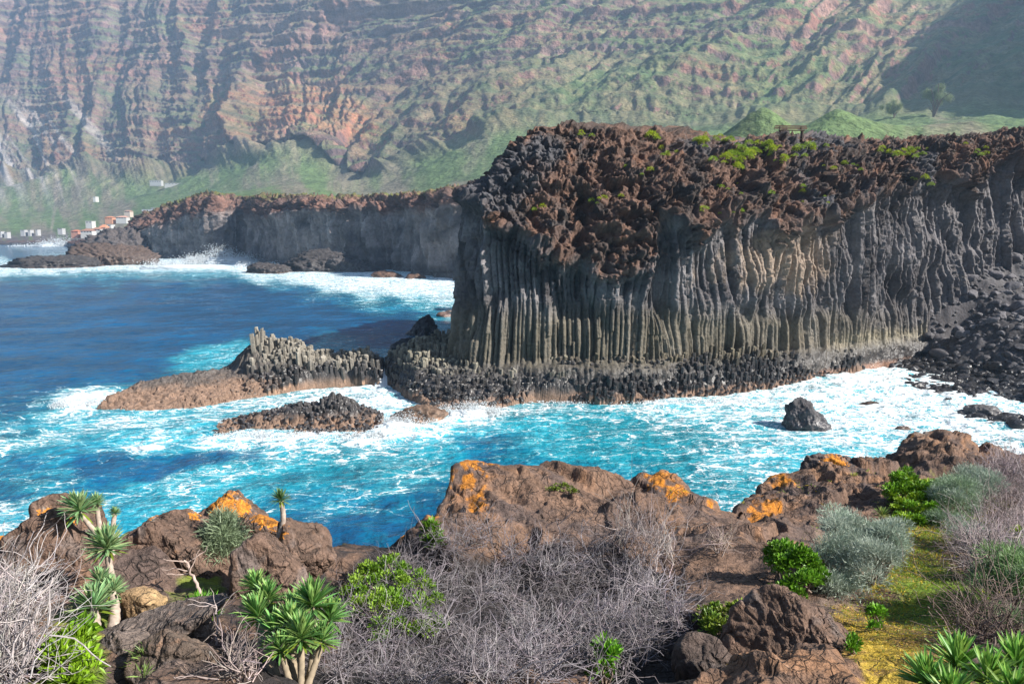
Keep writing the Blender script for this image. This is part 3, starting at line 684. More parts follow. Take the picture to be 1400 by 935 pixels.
# ------------------------------------------------------------------ angular rocks
_ico = {}
def ico(sub):
    if sub not in _ico:
        import bmesh
        bm = bmesh.new(); bmesh.ops.create_icosphere(bm, subdivisions=sub, radius=1)
        bm.verts.ensure_lookup_table()
        _ico[sub] = (np.array([v.co[:] for v in bm.verts]), np.array([[v.index for v in f.verts] for f in bm.faces])); bm.free()
    return _ico[sub]
def rock_shape(sub, seed, npl=14, size=(1, 1, 1), sharp=14., rough=.06, rs=1.5, flat=.0, ridged=True, rot=(0, 0, 0), planes=None, cap=1.1):
    D, F = ico(sub); R_ = np.random.default_rng(seed)
    n = R_.normal(size=(npl, 3)); n /= np.linalg.norm(n, axis=1)[:, None]; d = R_.uniform(.62, 1.0, npl)
    if planes is not None: n = np.concatenate([n, np.array([p[:3] for p in planes])/np.linalg.norm([p[:3] for p in planes], axis=1)[:, None]]); d = np.concatenate([d, [p[3] for p in planes]])
    q = np.maximum(D@n.T, .02)/d                       # 1/r per plane
    r = 1/((q**sharp).sum(1)**(1/sharp)); r = np.minimum(r, cap)
    P = D*r[:, None]
    off = R_.uniform(-50, 50, 3)
    g = P*rs+off
    r2 = rough*(fbm(g[:, 0], g[:, 1], g[:, 2], oct=6, seed=1, ridge=ridged, gain=.55)+.6*fbm(g[:, 0]*.6, g[:, 1]*.6, g[:, 2]*.6, oct=2, seed=3))
    P = P*(1+r2/np.maximum(r, .3))[:, None]
    P = P*np.array(size)
    M = np.array(mathutils.Euler(rot).to_matrix()); return P@M.T, F
def vnormals(P, F):
    fn = np.cross(P[F[:, 1]]-P[F[:, 0]], P[F[:, 2]]-P[F[:, 0]]); n = np.zeros_like(P)
    for k in range(3): np.add.at(n, F[:, k], fn)
    return n/(np.linalg.norm(n, axis=1)[:, None]+1e-12)
def sea_rock(name, u, v, wpx, hpx, seed, label, col=(.075, .07, .075), pink=.0, dpx=None, sub=6, Yoff=0, planes=None, group=None, rough=.26):
    """rock standing in the sea with its foot centre seen at (u, v)"""
    c = sea(u, v); k = c[1]/FPX; sx = wpx*k/2; sz = hpx*k
    P, F = rock_shape(sub, seed, 12, (sx/.85, (dpx or wpx*.6)*k/2/.8, sz), rough=rough, rs=1.9 if wpx*k < 8 else 3.2, planes=planes)
    fx, fy, fz, fr = worley(*(P/(.6+.02*sx)).T, seed=seed); P = P*(1+.10*(fr[:, 0]-.5)-.05*fx)[:, None]
    P[:, 2] -= sz*.08; nzv = vnormals(P, F)[:, 2]
    nn = fbm(P[:, 0]*1.5, P[:, 1]*1.5, P[:, 2]*1.5, oct=4, seed=seed)
    C = cmix(np.array(col)*1.0, np.array(col)*.6, ss(-.3, .3, nn)); C = cmix(C, (.26, .16, .11), ss(.9, .2, P[:, 2]+.4*nn)*pink)
    wet = ss(sz*.7+.4, .3, P[:, 2]+.5*nn)
    me = raw_mesh(name, P, F, M_bould, np.concatenate([C, (wet*.9)[:, None]], 1), smooth=True)
    o = link(name, me); o.location = c; tag(o, label, 'rock', group); return o
sea_rock('sea_rock', 1097, 583, 50, 37, 5, 'dark wet boulder standing alone in the white surf', dpx=36, planes=[(-1, -.1, .15, .75), (.6, -.3, .8, .75)])
sea_rock('sea_rock', 1337, 568, 46, 16, 6, 'low grey boulder at the foam edge beside the boulder beach', (.11, .105, .11))
sea_rock('sea_rock', 1192, 553, 24, 4, 8, 'small flat rock awash in foam beyond the lone boulder', (.10, .07, .055), sub=4)
sea_rock('sea_rock', 1234, 588, 16, 6, 9, 'tiny brown rock awash in foam nearer the shore than the lone boulder', (.12, .085, .065), sub=4)
sea_rock('sea_rock', 573, 576, 62, 23, 17, 'rounded brown rock washed by a breaking wave below the column platform', (.16, .105, .075), 1., sub=6)
sea_rock('sea_rock', 606, 433, 16, 7, 19, 'small reddish rock in the cove between the headland and the promontory', (.17, .11, .09), sub=4)
sea_rock('sea_rock', 614, 427, 13, 3, 20, 'flat low rock awash next to the small reddish rock in the cove', (.12, .09, .08), sub=4)
o = sea_rock('sea_rock', 578, 468, 44, 26, 21, 'black shaded rock standing behind the column platform', (.045, .042, .045), planes=[(-.6, 0, .8, .7)], dpx=60); o.location.y += 9; o.location.x -= .9
o = sea_rock('sea_rock', 548, 487, 36, 17, 22, 'lower black rock beside the shaded rock behind the column platform', (.045, .042, .045), dpx=50); o.location.y += 6
sea_rock('sea_rock', 438, 371, 110, 28, 24, 'broad dark rock mound in the surf under the far headland', (.065, .058, .058), .2, dpx=60)
sea_rock('sea_rock', 372, 373, 60, 15, 25, 'low dark rock at the seaward end of the rock mound under the far headland', (.07, .06, .058), .2)
sea_rock('sea_rock', 480, 372, 60, 22, 29, 'grey rubble heap between the dark rock mound and the headland wall', (.10, .09, .09), .1)
sea_rock('sea_rock', 530, 379, 36, 8, 26, 'low brown rock under the shaded wall of the far headland', (.15, .09, .065), .5, sub=5)
sea_rock('sea_rock', 567, 381, 30, 6, 27, 'flat brown rock nearest the promontory under the shaded headland wall', (.15, .09, .065), .5, sub=5)
sea_rock('sea_rock', 75, 365, 96, 16, 28, 'long dark reef rock at the outer end of the far headland', (.07, .062, .06), .2, dpx=50)
sea_rock('sea_rock', 150, 362, 90, 28, 33, 'brown lumpy rock joining the outer reef to the far headland', (.12, .085, .07), .2, dpx=70)
sea_rock('sea_rock', 178, 352, 90, 42, 34, 'grey hump at the tip of the far headland under its red crest', (.12, .10, .095), .1, dpx=70)
# low dark reef in the channel, a small column field
poly = [sxy(290, 596), sxy(330, 599), sxy(400, 597), sxy(460, 597), sxy(515, 594), sxy(500, 578), sxy(470, 566), sxy(420, 566), sxy(360, 568), sxy(310, 578)]
ctrl = [axy(310, 583, 64.4), axy(350, 569, 65), axy(400, 555, 65.7), axy(440, 546, 66.2), axy(466, 539, 66.6), axy(482, 552, 66), axy(502, 568, 65), axy(400, 576, 64), axy(460, 570, 64.4), axy(350, 583, 63.8)]
for (u, v) in [(285, 598), (330, 602), (400, 600), (460, 600), (518, 597)]: x_, y_ = sxy(u, v); ctrl.append([x_, y_, -.05])
for x_ in (-11.5, -14, -17.5, -21, -24): ctrl.append([x_, 69.2, -.2])
poly[5:] = [(-11, 67), (-12.5, 69), (-17, 69.2), (-21, 68.6), (-24.5, 66)]
o, _ = add_columns('basalt_reef', poly, ctrl, .17, 41, stonecol((.06, .055, .055), (.05, .045, .045), (.27, .17, .115), 1.6), .16, lam=.005, keep=lambda x, y, R_: R_.random(len(x)) < .35, body=(.6, lambda x, y: 0*x+.12, bodycol(False)))
tag(o, 'dark reef rock with a brown foot between the islet and the open channel', 'reef rock')
# ------------------------------------------------------------------ boulder beach at the head of the bay
bctrl = [(*sxy(1265, 498), .0), (*sxy(1240, 505), -.1), (*sxy(1210, 512), -.3), (*sxy(1290, 520), .0), (*sxy(1330, 545), .0), (*sxy(1370, 572), .0), (*sxy(1420, 592), 0),
         axy(1290, 470, 96), axy(1300, 420, 99.5), axy(1330, 385, 101.5), axy(1350, 400, 100), axy(1400, 380, 103), axy(1400, 350, 105), axy(1340, 440, 95), axy(1400, 430, 94), axy(1400, 480, 86), axy(1350, 500, 87), axy(1380, 530, 79),
         axy(1450, 430, 92), axy(1450, 560, 70), (90, 95, 12), (92, 80, 9), (85, 65, 6), (75, 50, 5), (50, 60, .8), (38, 90, -1), (30, 84, -1.5), (45, 70, -2), (36, 60, -3), (55, 98, 2.0), (48, 94, .8)]
bctrl = np.array([[float(a) for a in q] for q in bctrl]); fb = tps(bctrl[:, :2], bctrl[:, 2], .05)
gx, gy = np.meshgrid(np.linspace(26, 104, 330), np.linspace(46, 108, 300), indexing='ij')
gz = np.minimum(fb(gx, gy), 16)+.45*fbm(gx/2.2, gy/2.2, 1, oct=4, seed=301)
F1, F2, D, R = worley2(gx/.8, gy/.8, seed=302); gz = gz+.35*np.sqrt(np.clip(.5-F1, 0, 1))+.15*R[..., 0]
P = np.stack([gx, gy, gz], -1)
nn = fbm(gx/4, gy/4, 2, oct=3, seed=305)
c = cmix((.085, .080, .086), (.055, .05, .052), ss(-.3, .3, nn)); wet = ss(2.6, .8, gz+.5*nn)
c = cmix(c, (.035, .033, .033), wet); c = cmix(c, (.12, .115, .12), ss(8, 11, gz)*ss(.0, .4, nn+.2))
me = raw_mesh('beach', P.reshape(-1, 3), grid_faces(*P.shape[:2], flip=False), M_bould, np.concatenate([c, (wet*.85)[..., None]], -1))
tag(link('beach', me), kind='structure')
protos = []
for k in range(9):
    Pk, Fk = rock_shape(4, 400+k, 9+k % 3, (1, .78, .62), sharp=10, rough=.07, rs=1.4)
    nn = fbm(Pk[:, 0]*2, Pk[:, 1]*2, Pk[:, 2]*2, oct=3, seed=k)
    for wi, (bc, al) in enumerate((((.135, .128, .138), .0), ((.085, .08, .085), .2), ((.04, .038, .04), .9))):
        C = np.array(bc)*(1+.3*nn[:, None]); C = np.concatenate([C, np.full((len(C), 1), al)], 1)
        protos.append(raw_mesh('boulder', Pk, Fk, M_bould, C, smooth=True))
R_ = np.random.default_rng(12)
cand = []
for _ in range(9000):
    x = R_.uniform(34, 92); y = R_.uniform(55, 106); z = float(fb(x, y))
    if z < -.25 or z > 15: continue
    u, v = project(x, y, z)
    if not (1190 < u < 1425 and v > 350 and v < 590): continue
    cand.append((x, y, z, u, v))
placed = []; 
for (x, y, z, u, v) in cand:
    s = R_.lognormal(-.75, .42)
    if 1190 < u < 1290: s *= .9
    if v < 440: s *= 1.5
    if all((x-a)**2+(y-b)**2 > (.72*(s+c_))**2 for a, b, _, c_ in placed): placed.append((x, y, z, s))
placed.sort(key=lambda q: -q[3]/q[1])
print('beach boulders', len(placed))
def place_boulder(me, x, y, z, s):
    o = link('boulder', me); o.location = (x, y, z+s*.22); o.scale = (s*R_.uniform(.9, 1.3), s*R_.uniform(.8, 1.1), s*R_.uniform(.8, 1.1))
    o.rotation_euler = (R_.uniform(-.35, .35), R_.uniform(-.35, .35), R_.uniform(0, 6.28)); return o
cnt = {0: 0, 1: 0, 2: 0}; rk_ = ['largest', 'second largest', 'third largest', 'fourth largest', 'fifth largest', 'sixth largest', 'seventh largest', 'eighth largest']
for (x, y, z, s) in placed[:290]:                      # sorted by the size they show
    wi = 2 if z < 1.3 else (1 if z < 3.5 else 0)
    o = place_boulder(protos[3*int(R_.integers(9))+wi], x, y, z, s); c_ = cnt[wi]; cnt[wi] += 1
    kind = {2: 'wet black boulder along the foamy edge of the beach', 1: 'dark boulder midway up the boulder beach', 0: 'dry grey boulder on the upper slope of the beach'}[wi]
    grp = {2: 'wet boulders along the water of the beach', 1: 'dark boulders midway up the beach', 0: 'dry boulders on the upper beach'}[wi]
    u_ = project(x, y, z)[0]; side = ' under the promontory' if u_ < 1275 else (' halfway along' if u_ < 1345 else ' near the shaded end')
    if c_ < 8: tag(o, rk_[c_]+' '+kind, 'boulder', grp)
    else: tag(o, kind+side, 'boulder', grp+side)
# the smaller ones as one mass
small = []
for (x, y, z, u, v) in cand[::-1][:3200]:
    small.append((x, y, z, R_.uniform(.14, .36)))
small += [(x, y, z, s) for x, y, z, s in placed[290:]]
Pk, Fk = rock_shape(2, 500, 9, (1, .8, .65), rough=.05)
Vs, Fs, Cs = [], [], []
for i, (x, y, z, s) in enumerate(small):
    M = np.array(mathutils.Euler((R_.uniform(-.5, .5), R_.uniform(-.5, .5), R_.uniform(0, 6))).to_matrix())*s
    Vs.append(Pk@M.T+np.array([x, y, z+s*.35])); Fs.append(Fk+i*len(Pk))
    a = .9 if z < 1.3 else .1; b_ = np.array((.04, .038, .04) if z < 1.3 else (.10, .095, .10))*R_.uniform(.6, 1.3)
    Cs.append(np.tile([*b_, a], (len(Pk), 1)))
me = raw_mesh('shingle', np.concatenate(Vs), np.concatenate(Fs), M_bould, np.concatenate(Cs), smooth=True)
tag(link('shingle', me), kind='stuff')

# ------------------------------------------------------------------ sea
uu = np.concatenate([np.linspace(-2600, -60, 60, endpoint=False), np.linspace(-60, 1460, 1060), np.linspace(1460, 3200, 50)[1:]])
vv = np.concatenate([np.array([317.2, 318, 319, 320.5, 322.5, 325, 328]), np.linspace(331, 770, 820), np.linspace(775, 1500, 60)])
Yg = H*FPX/(vv-HOR)                       # depth rows, denser close in
Ug, Yy = np.meshgrid(uu, Yg, indexing='ij')
Xg = (Ug-700)/FPX*Yy
pu, pv = project(Xg, Yy, 0*Xg)
fo = np.array([
(0,345,.2,.2),(30,335,.5,.2),(70,338,.4,.2),(120,345,.1,.1),(0,356,.75,.6),(0,369,.9,.7),(30,374,.6,.7),(100,371,.95,.8),(200,369,.95,.8),(250,365,.9,.8),(300,360,1.1,.9),(320,352,1.1,.9),(350,366,1,.9),(360,380,.8,.9),(60,385,.1,.3),(150,385,.15,.4),(250,380,.3,.6),
(420,382,.95,.9),(450,390,.85,.9),(500,385,1,.95),(500,400,.75,.95),(560,392,1,1),(560,406,.8,.95),(610,392,1,1),(610,406,.8,.95),(580,415,.45,.8),(615,420,.6,.8),(540,415,.2,.4),(600,428,.15,.35),(560,428,.05,.15),(612,443,.35,.7),(470,410,.2,.3),(420,396,.15,.2),(380,392,.3,.4),(450,420,0,.03),(330,395,0,.1),
(50,400,0,0),(120,410,0,0),(200,400,0,0),(280,405,0,0),(350,410,0,0),(40,430,0,0),(100,440,0,0),(180,440,0,0),(260,440,0,0),(320,440,0,0),(400,445,0,0),(480,440,0,0),(540,445,0,.05),(520,460,.15,.2),(30,470,0,0),(100,470,0,0),(180,480,0,0),(240,470,0,0),(40,500,0,.02),(110,510,0,.05),(180,500,0,.05),
(300,483,.35,.9),(275,490,.25,.8),(330,478,.3,.8),(455,474,.2,.6),(460,484,.6,.8),(430,478,.4,.8),(505,492,.3,.6),(530,495,.6,.7),
(100,552,1.15,1),(85,553,.9,.8),(125,548,1,1),(60,553,.4,.5),(30,540,.15,.15),(60,525,.1,.08),(20,555,.2,.2),(0,575,.3,.4),(0,590,.5,.6),(30,585,.3,.5),(0,608,.8,.8),(40,605,.65,.8),(70,595,.7,.9),
(80,582,.45,.8),(120,578,.55,.85),(150,572,.6,.9),(190,574,.55,.85),(230,572,.6,.9),(280,566,.6,.9),(330,558,.7,.9),(380,550,.8,.9),(430,541,.85,.9),(480,538,.95,.9),(520,540,1,.95),(540,550,.95,.9),(515,556,.9,.9),
(240,590,.4,.75),(280,588,.45,.8),(180,595,.35,.65),(130,605,.3,.6),(80,620,.25,.5),(30,630,.15,.3),(0,640,.15,.3),
(190,610,.85,.9),(215,603,.8,.9),(240,612,.4,.6),(290,606,.9,.9),(330,606,.9,.9),(380,606,.95,.9),(430,606,.95,.95),(480,602,1,.95),(530,594,1,1),(560,594,1,1),(600,590,.95,.95),(620,572,1.05,1),(645,563,1.1,1),(680,566,.8,.9),
(300,622,.25,.2),(260,625,.1,.08),(220,632,.08,.05),(160,632,.1,.1),(340,622,.4,.35),(120,640,.15,.15),(200,650,.08,.05),(150,655,.15,.2),(90,650,.25,.4),(50,660,.35,.5),(120,668,.25,.3),(10,670,.25,.3),
(0,700,.7,.6),(30,700,.65,.6),(60,690,.6,.6),(0,730,.75,.6),(40,722,.6,.6),(100,690,.4,.55),(150,680,.4,.6),(190,668,.5,.7),(240,660,.6,.9),(290,650,.6,.9),(340,640,.55,.9),(380,630,.6,.9),(420,622,.55,.9),(470,618,.45,.85),(250,680,.5,.8),(300,672,.45,.8),(220,690,.4,.7),(180,700,.3,.6),(350,660,.3,.7),(300,690,.25,.6),(330,700,.2,.5),
(400,650,.12,.65),(440,640,.15,.7),(470,650,.12,.6),(520,640,.35,.75),(560,640,.55,.8),(580,650,.5,.7),(540,665,.5,.6),(490,670,.4,.45),(460,690,.5,.45),(500,695,.45,.4),(430,685,.3,.4),(390,690,.3,.4),(540,690,.12,.25),(580,680,.1,.2),(600,665,.25,.35),(480,720,.05,.12),(430,730,0,.05),(400,715,.12,.25),(540,720,0,.05),(380,740,0,.1),(520,745,0,0),(460,745,0,0),
(560,615,.4,.8),(600,615,.35,.75),(640,600,.25,.45),(655,610,.15,.25),(640,590,.5,.7),(620,630,.3,.5),(660,640,.15,.3),(700,620,.2,.4),(690,600,.25,.35),(700,640,.15,.35),
(720,560,.7,.95),(700,580,.35,.9),(760,553,.7,.95),(760,575,.4,.9),(740,600,.3,.75),(800,560,.5,.95),(800,590,.35,.9),(780,620,.25,.75),(740,640,.15,.55),(820,630,.25,.75),(850,556,.65,.95),(850,580,.4,.9),(850,610,.35,.85),(880,600,.35,.85),(870,640,.25,.6),(800,645,.15,.5),(890,655,.1,.35),(860,655,.15,.4),
(900,552,.9,1),(920,575,.65,.95),(930,600,.45,.9),(920,630,.35,.85),(940,650,.4,.85),(930,670,.25,.6),(960,680,.4,.8),(990,690,.55,.85),(960,555,.85,1),(980,580,.7,1),(980,610,.6,1),(980,640,.6,.9),(1000,665,.6,.9),(1030,640,.6,.95),(1040,610,.72,1),(1030,575,.78,1),(1030,548,.95,1),
(1070,545,.95,1),(1080,600,.8,1),(1080,630,.62,1),(1060,660,.6,.9),(1120,540,1,1),(1140,565,.95,1),(1130,600,.8,1),(1130,630,.65,.95),(1170,640,.7,.95),(1180,610,.78,1),(1180,580,.95,1),(1180,540,1.0,1),(1180,520,1.1,1),(1230,525,1.05,1),(1240,560,1.0,1),(1230,600,.85,1),(1280,540,1,1),(1290,570,1,1),(1290,600,.9,1),(1340,580,1,1),(1370,600,.95,1),(1400,610,.95,1),(1320,555,1.,1),(1460,620,.9,1)])
k = 2.1
wu = pu+16*fbm(Xg/9, Yy/5, .1, oct=4, seed=661)*ss(0, 60, pv-330); wv_ = pv+6*fbm(Xg/9, Yy/5, 4.1, oct=4, seed=663)*ss(0, 90, pv-330)
extra = [(a, 366, .95, .9) for a in range(95, 340, 22)]+[(a, 375, .35, .6) for a in range(90, 330, 24)]+[(a, 384, .08, .25) for a in range(20, 330, 26)]+[(a, b, .95, .9) for a, b in [(20, 368), (50, 370), (75, 371), (360, 372), (400, 378), (440, 384), (480, 390), (540, 394), (590, 398)]]
fo = np.concatenate([fo, np.array(extra)])
zer = [(a, b, 0., 0.) for a, b in [(20,350),(60,395),(120,395),(180,393),(240,391),(300,393),(350,399),(390,402),(0,395),(150,420),(60,415),(250,425),(380,425),(440,432),(0,450),(0,500),(70,455),(140,460),(220,455),(300,455),(380,460),(60,490),(140,495),(400,465)]]
fo = np.concatenate([fo, np.array(zer)])
num = np.zeros(pu.shape+(2,), np.float32); den = np.full(pu.shape, 1e-9, np.float32)
for a, b, f_, e_ in fo:
    w_ = (1/(((wu-a)**2+((wv_-b)*k)**2)+90.)**2.2).astype(np.float32); num += w_[..., None]*np.array([f_, e_], np.float32); den += w_
fa = num/den[..., None]; wt = ss(790, 750, pv)*.999+.001
foam = fa[..., 0]*wt; aer = fa[..., 1]*wt
aer = np.where(pv > 560, np.maximum(aer, .16*ss(560, 600, pv)), aer)
foam = np.where((pu > 1460) & (Yy < 140), .7, foam); aer = np.where(pu > 1460, .8, aer)
far_ = ss(300, 90, Yy)
wv = (.38*fbm(Xg/15, Yy/9, .3, oct=3, seed=601)+.20*fbm(Xg/4.2, Yy/2.8, .7, oct=3, seed=605)*ss(400, 120, Yy)+.05*fbm(Xg/1.1, Yy/.9, .2, oct=3, seed=607)*ss(120, 60, Yy))
brk = .55*ss(.75, 1.1, foam)*(fbm(Xg/2.2, Yy/2.2, .9, oct=5, seed=609)+.35)*ss(500, 200, Yy)
swl = .5*fbm(Xg/60+.3*Yy/60, Yy/24, 1.7, oct=2, seed=611)*ss(60, 200, Yy)
Zg = wv+brk+swl
P = np.stack([Xg, Yy, Zg], -1)
def sea_material():
    m, n, l = newmat('sea_water')
    tc = N(n, 'ShaderNodeTexCoord').outputs['Object']
    mp = N(n, 'ShaderNodeMapping'); mp.inputs['Scale'].default_value = (.8, 1.25, 1); mp.inputs['Rotation'].default_value = (0, 0, -.25); l.new(tc, mp.inputs['Vector']); co = mp.outputs[0]
    fo_ = N(n, 'ShaderNodeAttribute', attribute_name='foam').outputs['Fac']; ae = N(n, 'ShaderNodeAttribute', attribute_name='aer').outputs['Fac']
    # domain warp
    wn = N(n, 'ShaderNodeTexNoise'); wn.inputs['Scale'].default_value = .28; wn.inputs['Detail'].default_value = 5; wn.inputs['Roughness'].default_value = .6; l.new(co, wn.inputs['Vector'])
    va = N(n, 'ShaderNodeVectorMath', operation='SUBTRACT'); l.new(wn.outputs['Color'], va.inputs[0]); va.inputs[1].default_value = (.5, .5, .5)
    vs = N(n, 'ShaderNodeVectorMath', operation='SCALE'); l.new(va.outputs[0], vs.inputs[0]); vs.inputs['Scale'].default_value = 5.5
    vd = N(n, 'ShaderNodeVectorMath', operation='ADD'); l.new(co, vd.inputs[0]); l.new(vs.outputs[0], vd.inputs[1]); wc = vd.outputs[0]
    def vein(scale, wdt, co_):
        x = N(n, 'ShaderNodeTexVoronoi', feature='DISTANCE_TO_EDGE'); x.inputs['Scale'].default_value = scale; l.new(co_, x.inputs['Vector'])
        return mapr(n, l, x.outputs['Distance'], 0., wdt, 1., 0.)
    v1 = vein(.30, .075, wc); v2 = vein(.75, .10, wc); v3 = vein(1.8, .16, wc)
    brk_ = noisen(n, l, wc, .5, 6, .62); fine = noisen(n, l, wc, 2.2, 6, .7)
    lace = mathn(n, l, 'MAXIMUM', v1, mathn(n, l, 'MULTIPLY', v2, .8)); lace = mathn(n, l, 'MAXIMUM', lace, mathn(n, l, 'MULTIPLY', v3, .45))
    lace = mathn(n, l, 'MULTIPLY', lace, mapr(n, l, fine, .3, .6, .35, 1.))
    pat = mathn(n, l, 'ADD', mathn(n, l, 'MULTIPLY', lace, .74), mathn(n, l, 'MULTIPLY', mapr(n, l, brk_, .30, .72, 0, 1, False), .46))
    pat = mathn(n, l, 'ADD', pat, mathn(n, l, 'MULTIPLY', mathn(n, l, 'SUBTRACT', fine, .5), .22))
    th = mapr(n, l, fo_, 0., 1.1, 1.08, .17, False)
    d = mathn(n, l, 'SUBTRACT', pat, th)
    white = mapr(n, l, d, -.10, .26); white = mathn(n, l, 'MULTIPLY', white, mapr(n, l, fo_, .0, .08, 0, 1))
    milk = mapr(n, l, d, -.55, .22); milk = mathn(n, l, 'MULTIPLY', milk, mapr(n, l, ae, .05, .7, 0, .58))
    an = mathn(n, l, 'ADD', ae, mathn(n, l, 'MULTIPLY', mathn(n, l, 'SUBTRACT', brk_, .5), 1.1))
    aq = mapr(n, l, an, .02, .85)
    c = mixc(n, l, aq, (.002, .074, .178), (.003, .240, .325))
    c = mixc(n, l, milk, c, (.20, .64, .72))
    patch = noisen(n, l, tc, .06, 4, .6); pc = mapr(n, l, patch, .35, .68, .75, 1.25)
    cb = N(n, 'ShaderNodeCombineColor'); [l.new(pc, cb.inputs[i]) for i in range(3)]
    c = mixc(n, l, 1., c, cb.outputs[0], 'MULTIPLY')
    c = mixc(n, l, white, c, (.82, .86, .88))
    b = N(n, 'ShaderNodeBsdfPrincipled'); l.new(c, b.inputs['Base Color'])
    l.new(mapr(n, l, white, 0, 1, .12, .85, False), b.inputs['Roughness']); b.inputs['IOR'].default_value = 1.33; b.inputs['Specular IOR Level'].default_value = .3
    w1 = noisen(n, l, tc, .9, 6, .6); w2 = noisen(n, l, tc, .16, 4, .55); w3 = N(n, 'ShaderNodeTexNoise'); 
    nb = bumpn(n, l, w2, 2.2, .6); nb = bumpn(n, l, w1, .45, .9, nb); nb = bumpn(n, l, white, .10, .6, nb); nb = bumpn(n, l, fine, .06, .5, nb)
    l.new(nb, b.inputs['Normal'])
    o = N(n, 'ShaderNodeOutputMaterial'); l.new(b.outputs[0], o.inputs[0]); return m
M_sea = sea_material()
me = raw_mesh('sea', P.reshape(-1, 3), grid_faces(*P.shape[:2], flip=True), M_sea, attrs=dict(foam=foam, aer=aer))
tag(link('sea', me), kind='structure')
# sea bed / base sheet to the horizon so nothing opens beyond the water grid
me = raw_mesh('ground', np.array([[-9000, -3000, -6.], [9000, -3000, -6], [9000, 9000, -6], [-9000, 9000, -6]]), np.array([[0, 1, 2, 3]]), M_mount, np.full((4, 3), .06), smooth=False)
tag(link('ground', me), kind='structure')

# white water thrown up by breaking waves: clouds of droplets and torn foam
M_foam, n_, l_ = newmat('spray_foam'); b_ = N(n_, 'ShaderNodeBsdfPrincipled'); b_.inputs['Base Color'].default_value = (.86, .9, .92, 1); b_.inputs['Roughness'].default_value = .8
t_ = N(n_, 'ShaderNodeBsdfTranslucent'); t_.inputs[0].default_value = (.86, .9, .93, 1); mx_ = N(n_, 'ShaderNodeMixShader'); mx_.inputs[0].default_value = .35
l_.new(b_.outputs[0], mx_.inputs[1]); l_.new(t_.outputs[0], mx_.inputs[2]); o_ = N(n_, 'ShaderNodeOutputMaterial'); l_.new(mx_.outputs[0], o_.inputs[0])
TET = np.array([[1, 1, 1], [1, -1, -1], [-1, 1, -1], [-1, -1, 1]])*.6; TETF = np.array([[0, 1, 2], [0, 3, 1], [0, 2, 3], [1, 3, 2]])
def spray(u, v, wpx, hpx, n, seed, lean=0., dep=None, jets=7, size=.9):
    c = sea(u, v); k = c[1]/FPX; R_ = np.random.default_rng(seed); W = wpx*k/2; Hh = hpx*k
    jx = R_.uniform(-1, 1, jets)*W; jh = R_.uniform(.4, 1, jets)*Hh*(1-.5*(jx/W)**2); j = R_.integers(0, jets, n)
    t = R_.random(n)**1.5
    x = jx[j]+R_.normal(0, .16*W, n)*(1+.3*t)+lean*t*Hh+R_.normal(0, .05*W, n); y = R_.normal(0, 1, n)*(dep or W*.25)
    z = t*jh[j]*(1+R_.normal(0, .12, n)); s = size*k*R_.uniform(.35, 1.5, n)*(1.3-.8*t)
    A = R_.normal(size=(n, 3, 3)); A, _ = np.linalg.qr(A)
    V = np.einsum('nij,kj->nki', A, TET)*s[:, None, None]*np.array([1, 1, .8])+np.stack([x, y, np.maximum(z, 0)+.1], -1)[:, None]
    F = (TETF[None]+4*np.arange(n)[:, None, None]).reshape(-1, 3)
    me = raw_mesh('spray', V.reshape(-1, 3), F, M_foam, smooth=True); o = link('spray', me); o.location = c; tag(o, kind='stuff')
def surge(u, v, wpx, hpx, seed, dpx=None, label=None):
    """lumpy heap of broken white water"""
    c = sea(u, v); k = c[1]/FPX; D, F = ico(6); W = wpx*k/2; Hh = hpx*k
    P = D.copy(); r = 1+.45*fbm(D[:, 0]*1.7+seed, D[:, 1]*1.7, D[:, 2]*1.7, oct=6, seed=seed, gain=.6)
    P = P*r[:, None]*np.array([W, (dpx or wpx*.5)*k/2, Hh]); P[:, 2] -= .1*Hh
    me = raw_mesh('breaker', P, F, M_foam, smooth=True); o = link('breaking_wave', me); o.location = c; tag(o, kind='stuff')
surge(106, 556, 62, 9, 1, 30); spray(108, 556, 66, 18, 2500, 2)
surge(640, 568, 60, 9, 3, 34); spray(642, 566, 74, 22, 3500, 4)
surge(545, 586, 70, 11, 5, 30); spray(548, 582, 80, 22, 3000, 6)
spray(400, 598, 230, 9, 3000, 8, jets=20, dep=.6); spray(500, 596, 60, 12, 1200, 9)
surge(310, 360, 70, 9, 10, 60); spray(308, 360, 76, 26, 6500, 11, lean=-.4, dep=6); spray(350, 364, 50, 10, 800, 12, dep=5)
spray(215, 366, 80, 14, 1800, 14, dep=4, jets=14); spray(75, 337, 44, 14, 1500, 15, lean=.3, dep=8); spray(62, 337, 70, 6, 700, 16, dep=8); surge(72, 337, 34, 5, 17, 50)
surge(250, 367, 120, 5, 18, 50); surge(205, 613, 40, 5, 19, 24); spray(1185, 521, 60, 9, 900, 20); spray(1110, 535, 80, 5, 700, 21, dep=.5)
spray(900, 550, 300, 4, 2500, 22, dep=.5, jets=30)
# waterfall spilling through the gap
R_ = np.random.default_rng(5); p0 = np.array(axy(526, 500, 84.3)); p1 = np.array([*sxy(521, 532), 0.])
t = np.linspace(0, 1, 60)[:, None]; s = np.linspace(-1, 1, 14)[None]
zf = p0[2]*(1-t**1.6); P = np.stack([p0[0]+(p1[0]-p0[0])*t+s*(.35+.35*t), p0[1]+(p1[1]-.2-p0[1])*(t**.7)+.12*fbm(s*3+9, t*1.5, 1, oct=3)-.15*(1-s*s), zf+0*s+.05*fbm(s*6, t*4, 2)], -1)
me = raw_mesh('waterfall', P.reshape(-1, 3), grid_faces(60, 14), M_foam); o = link('waterfall', me); tag(o, kind='stuff')
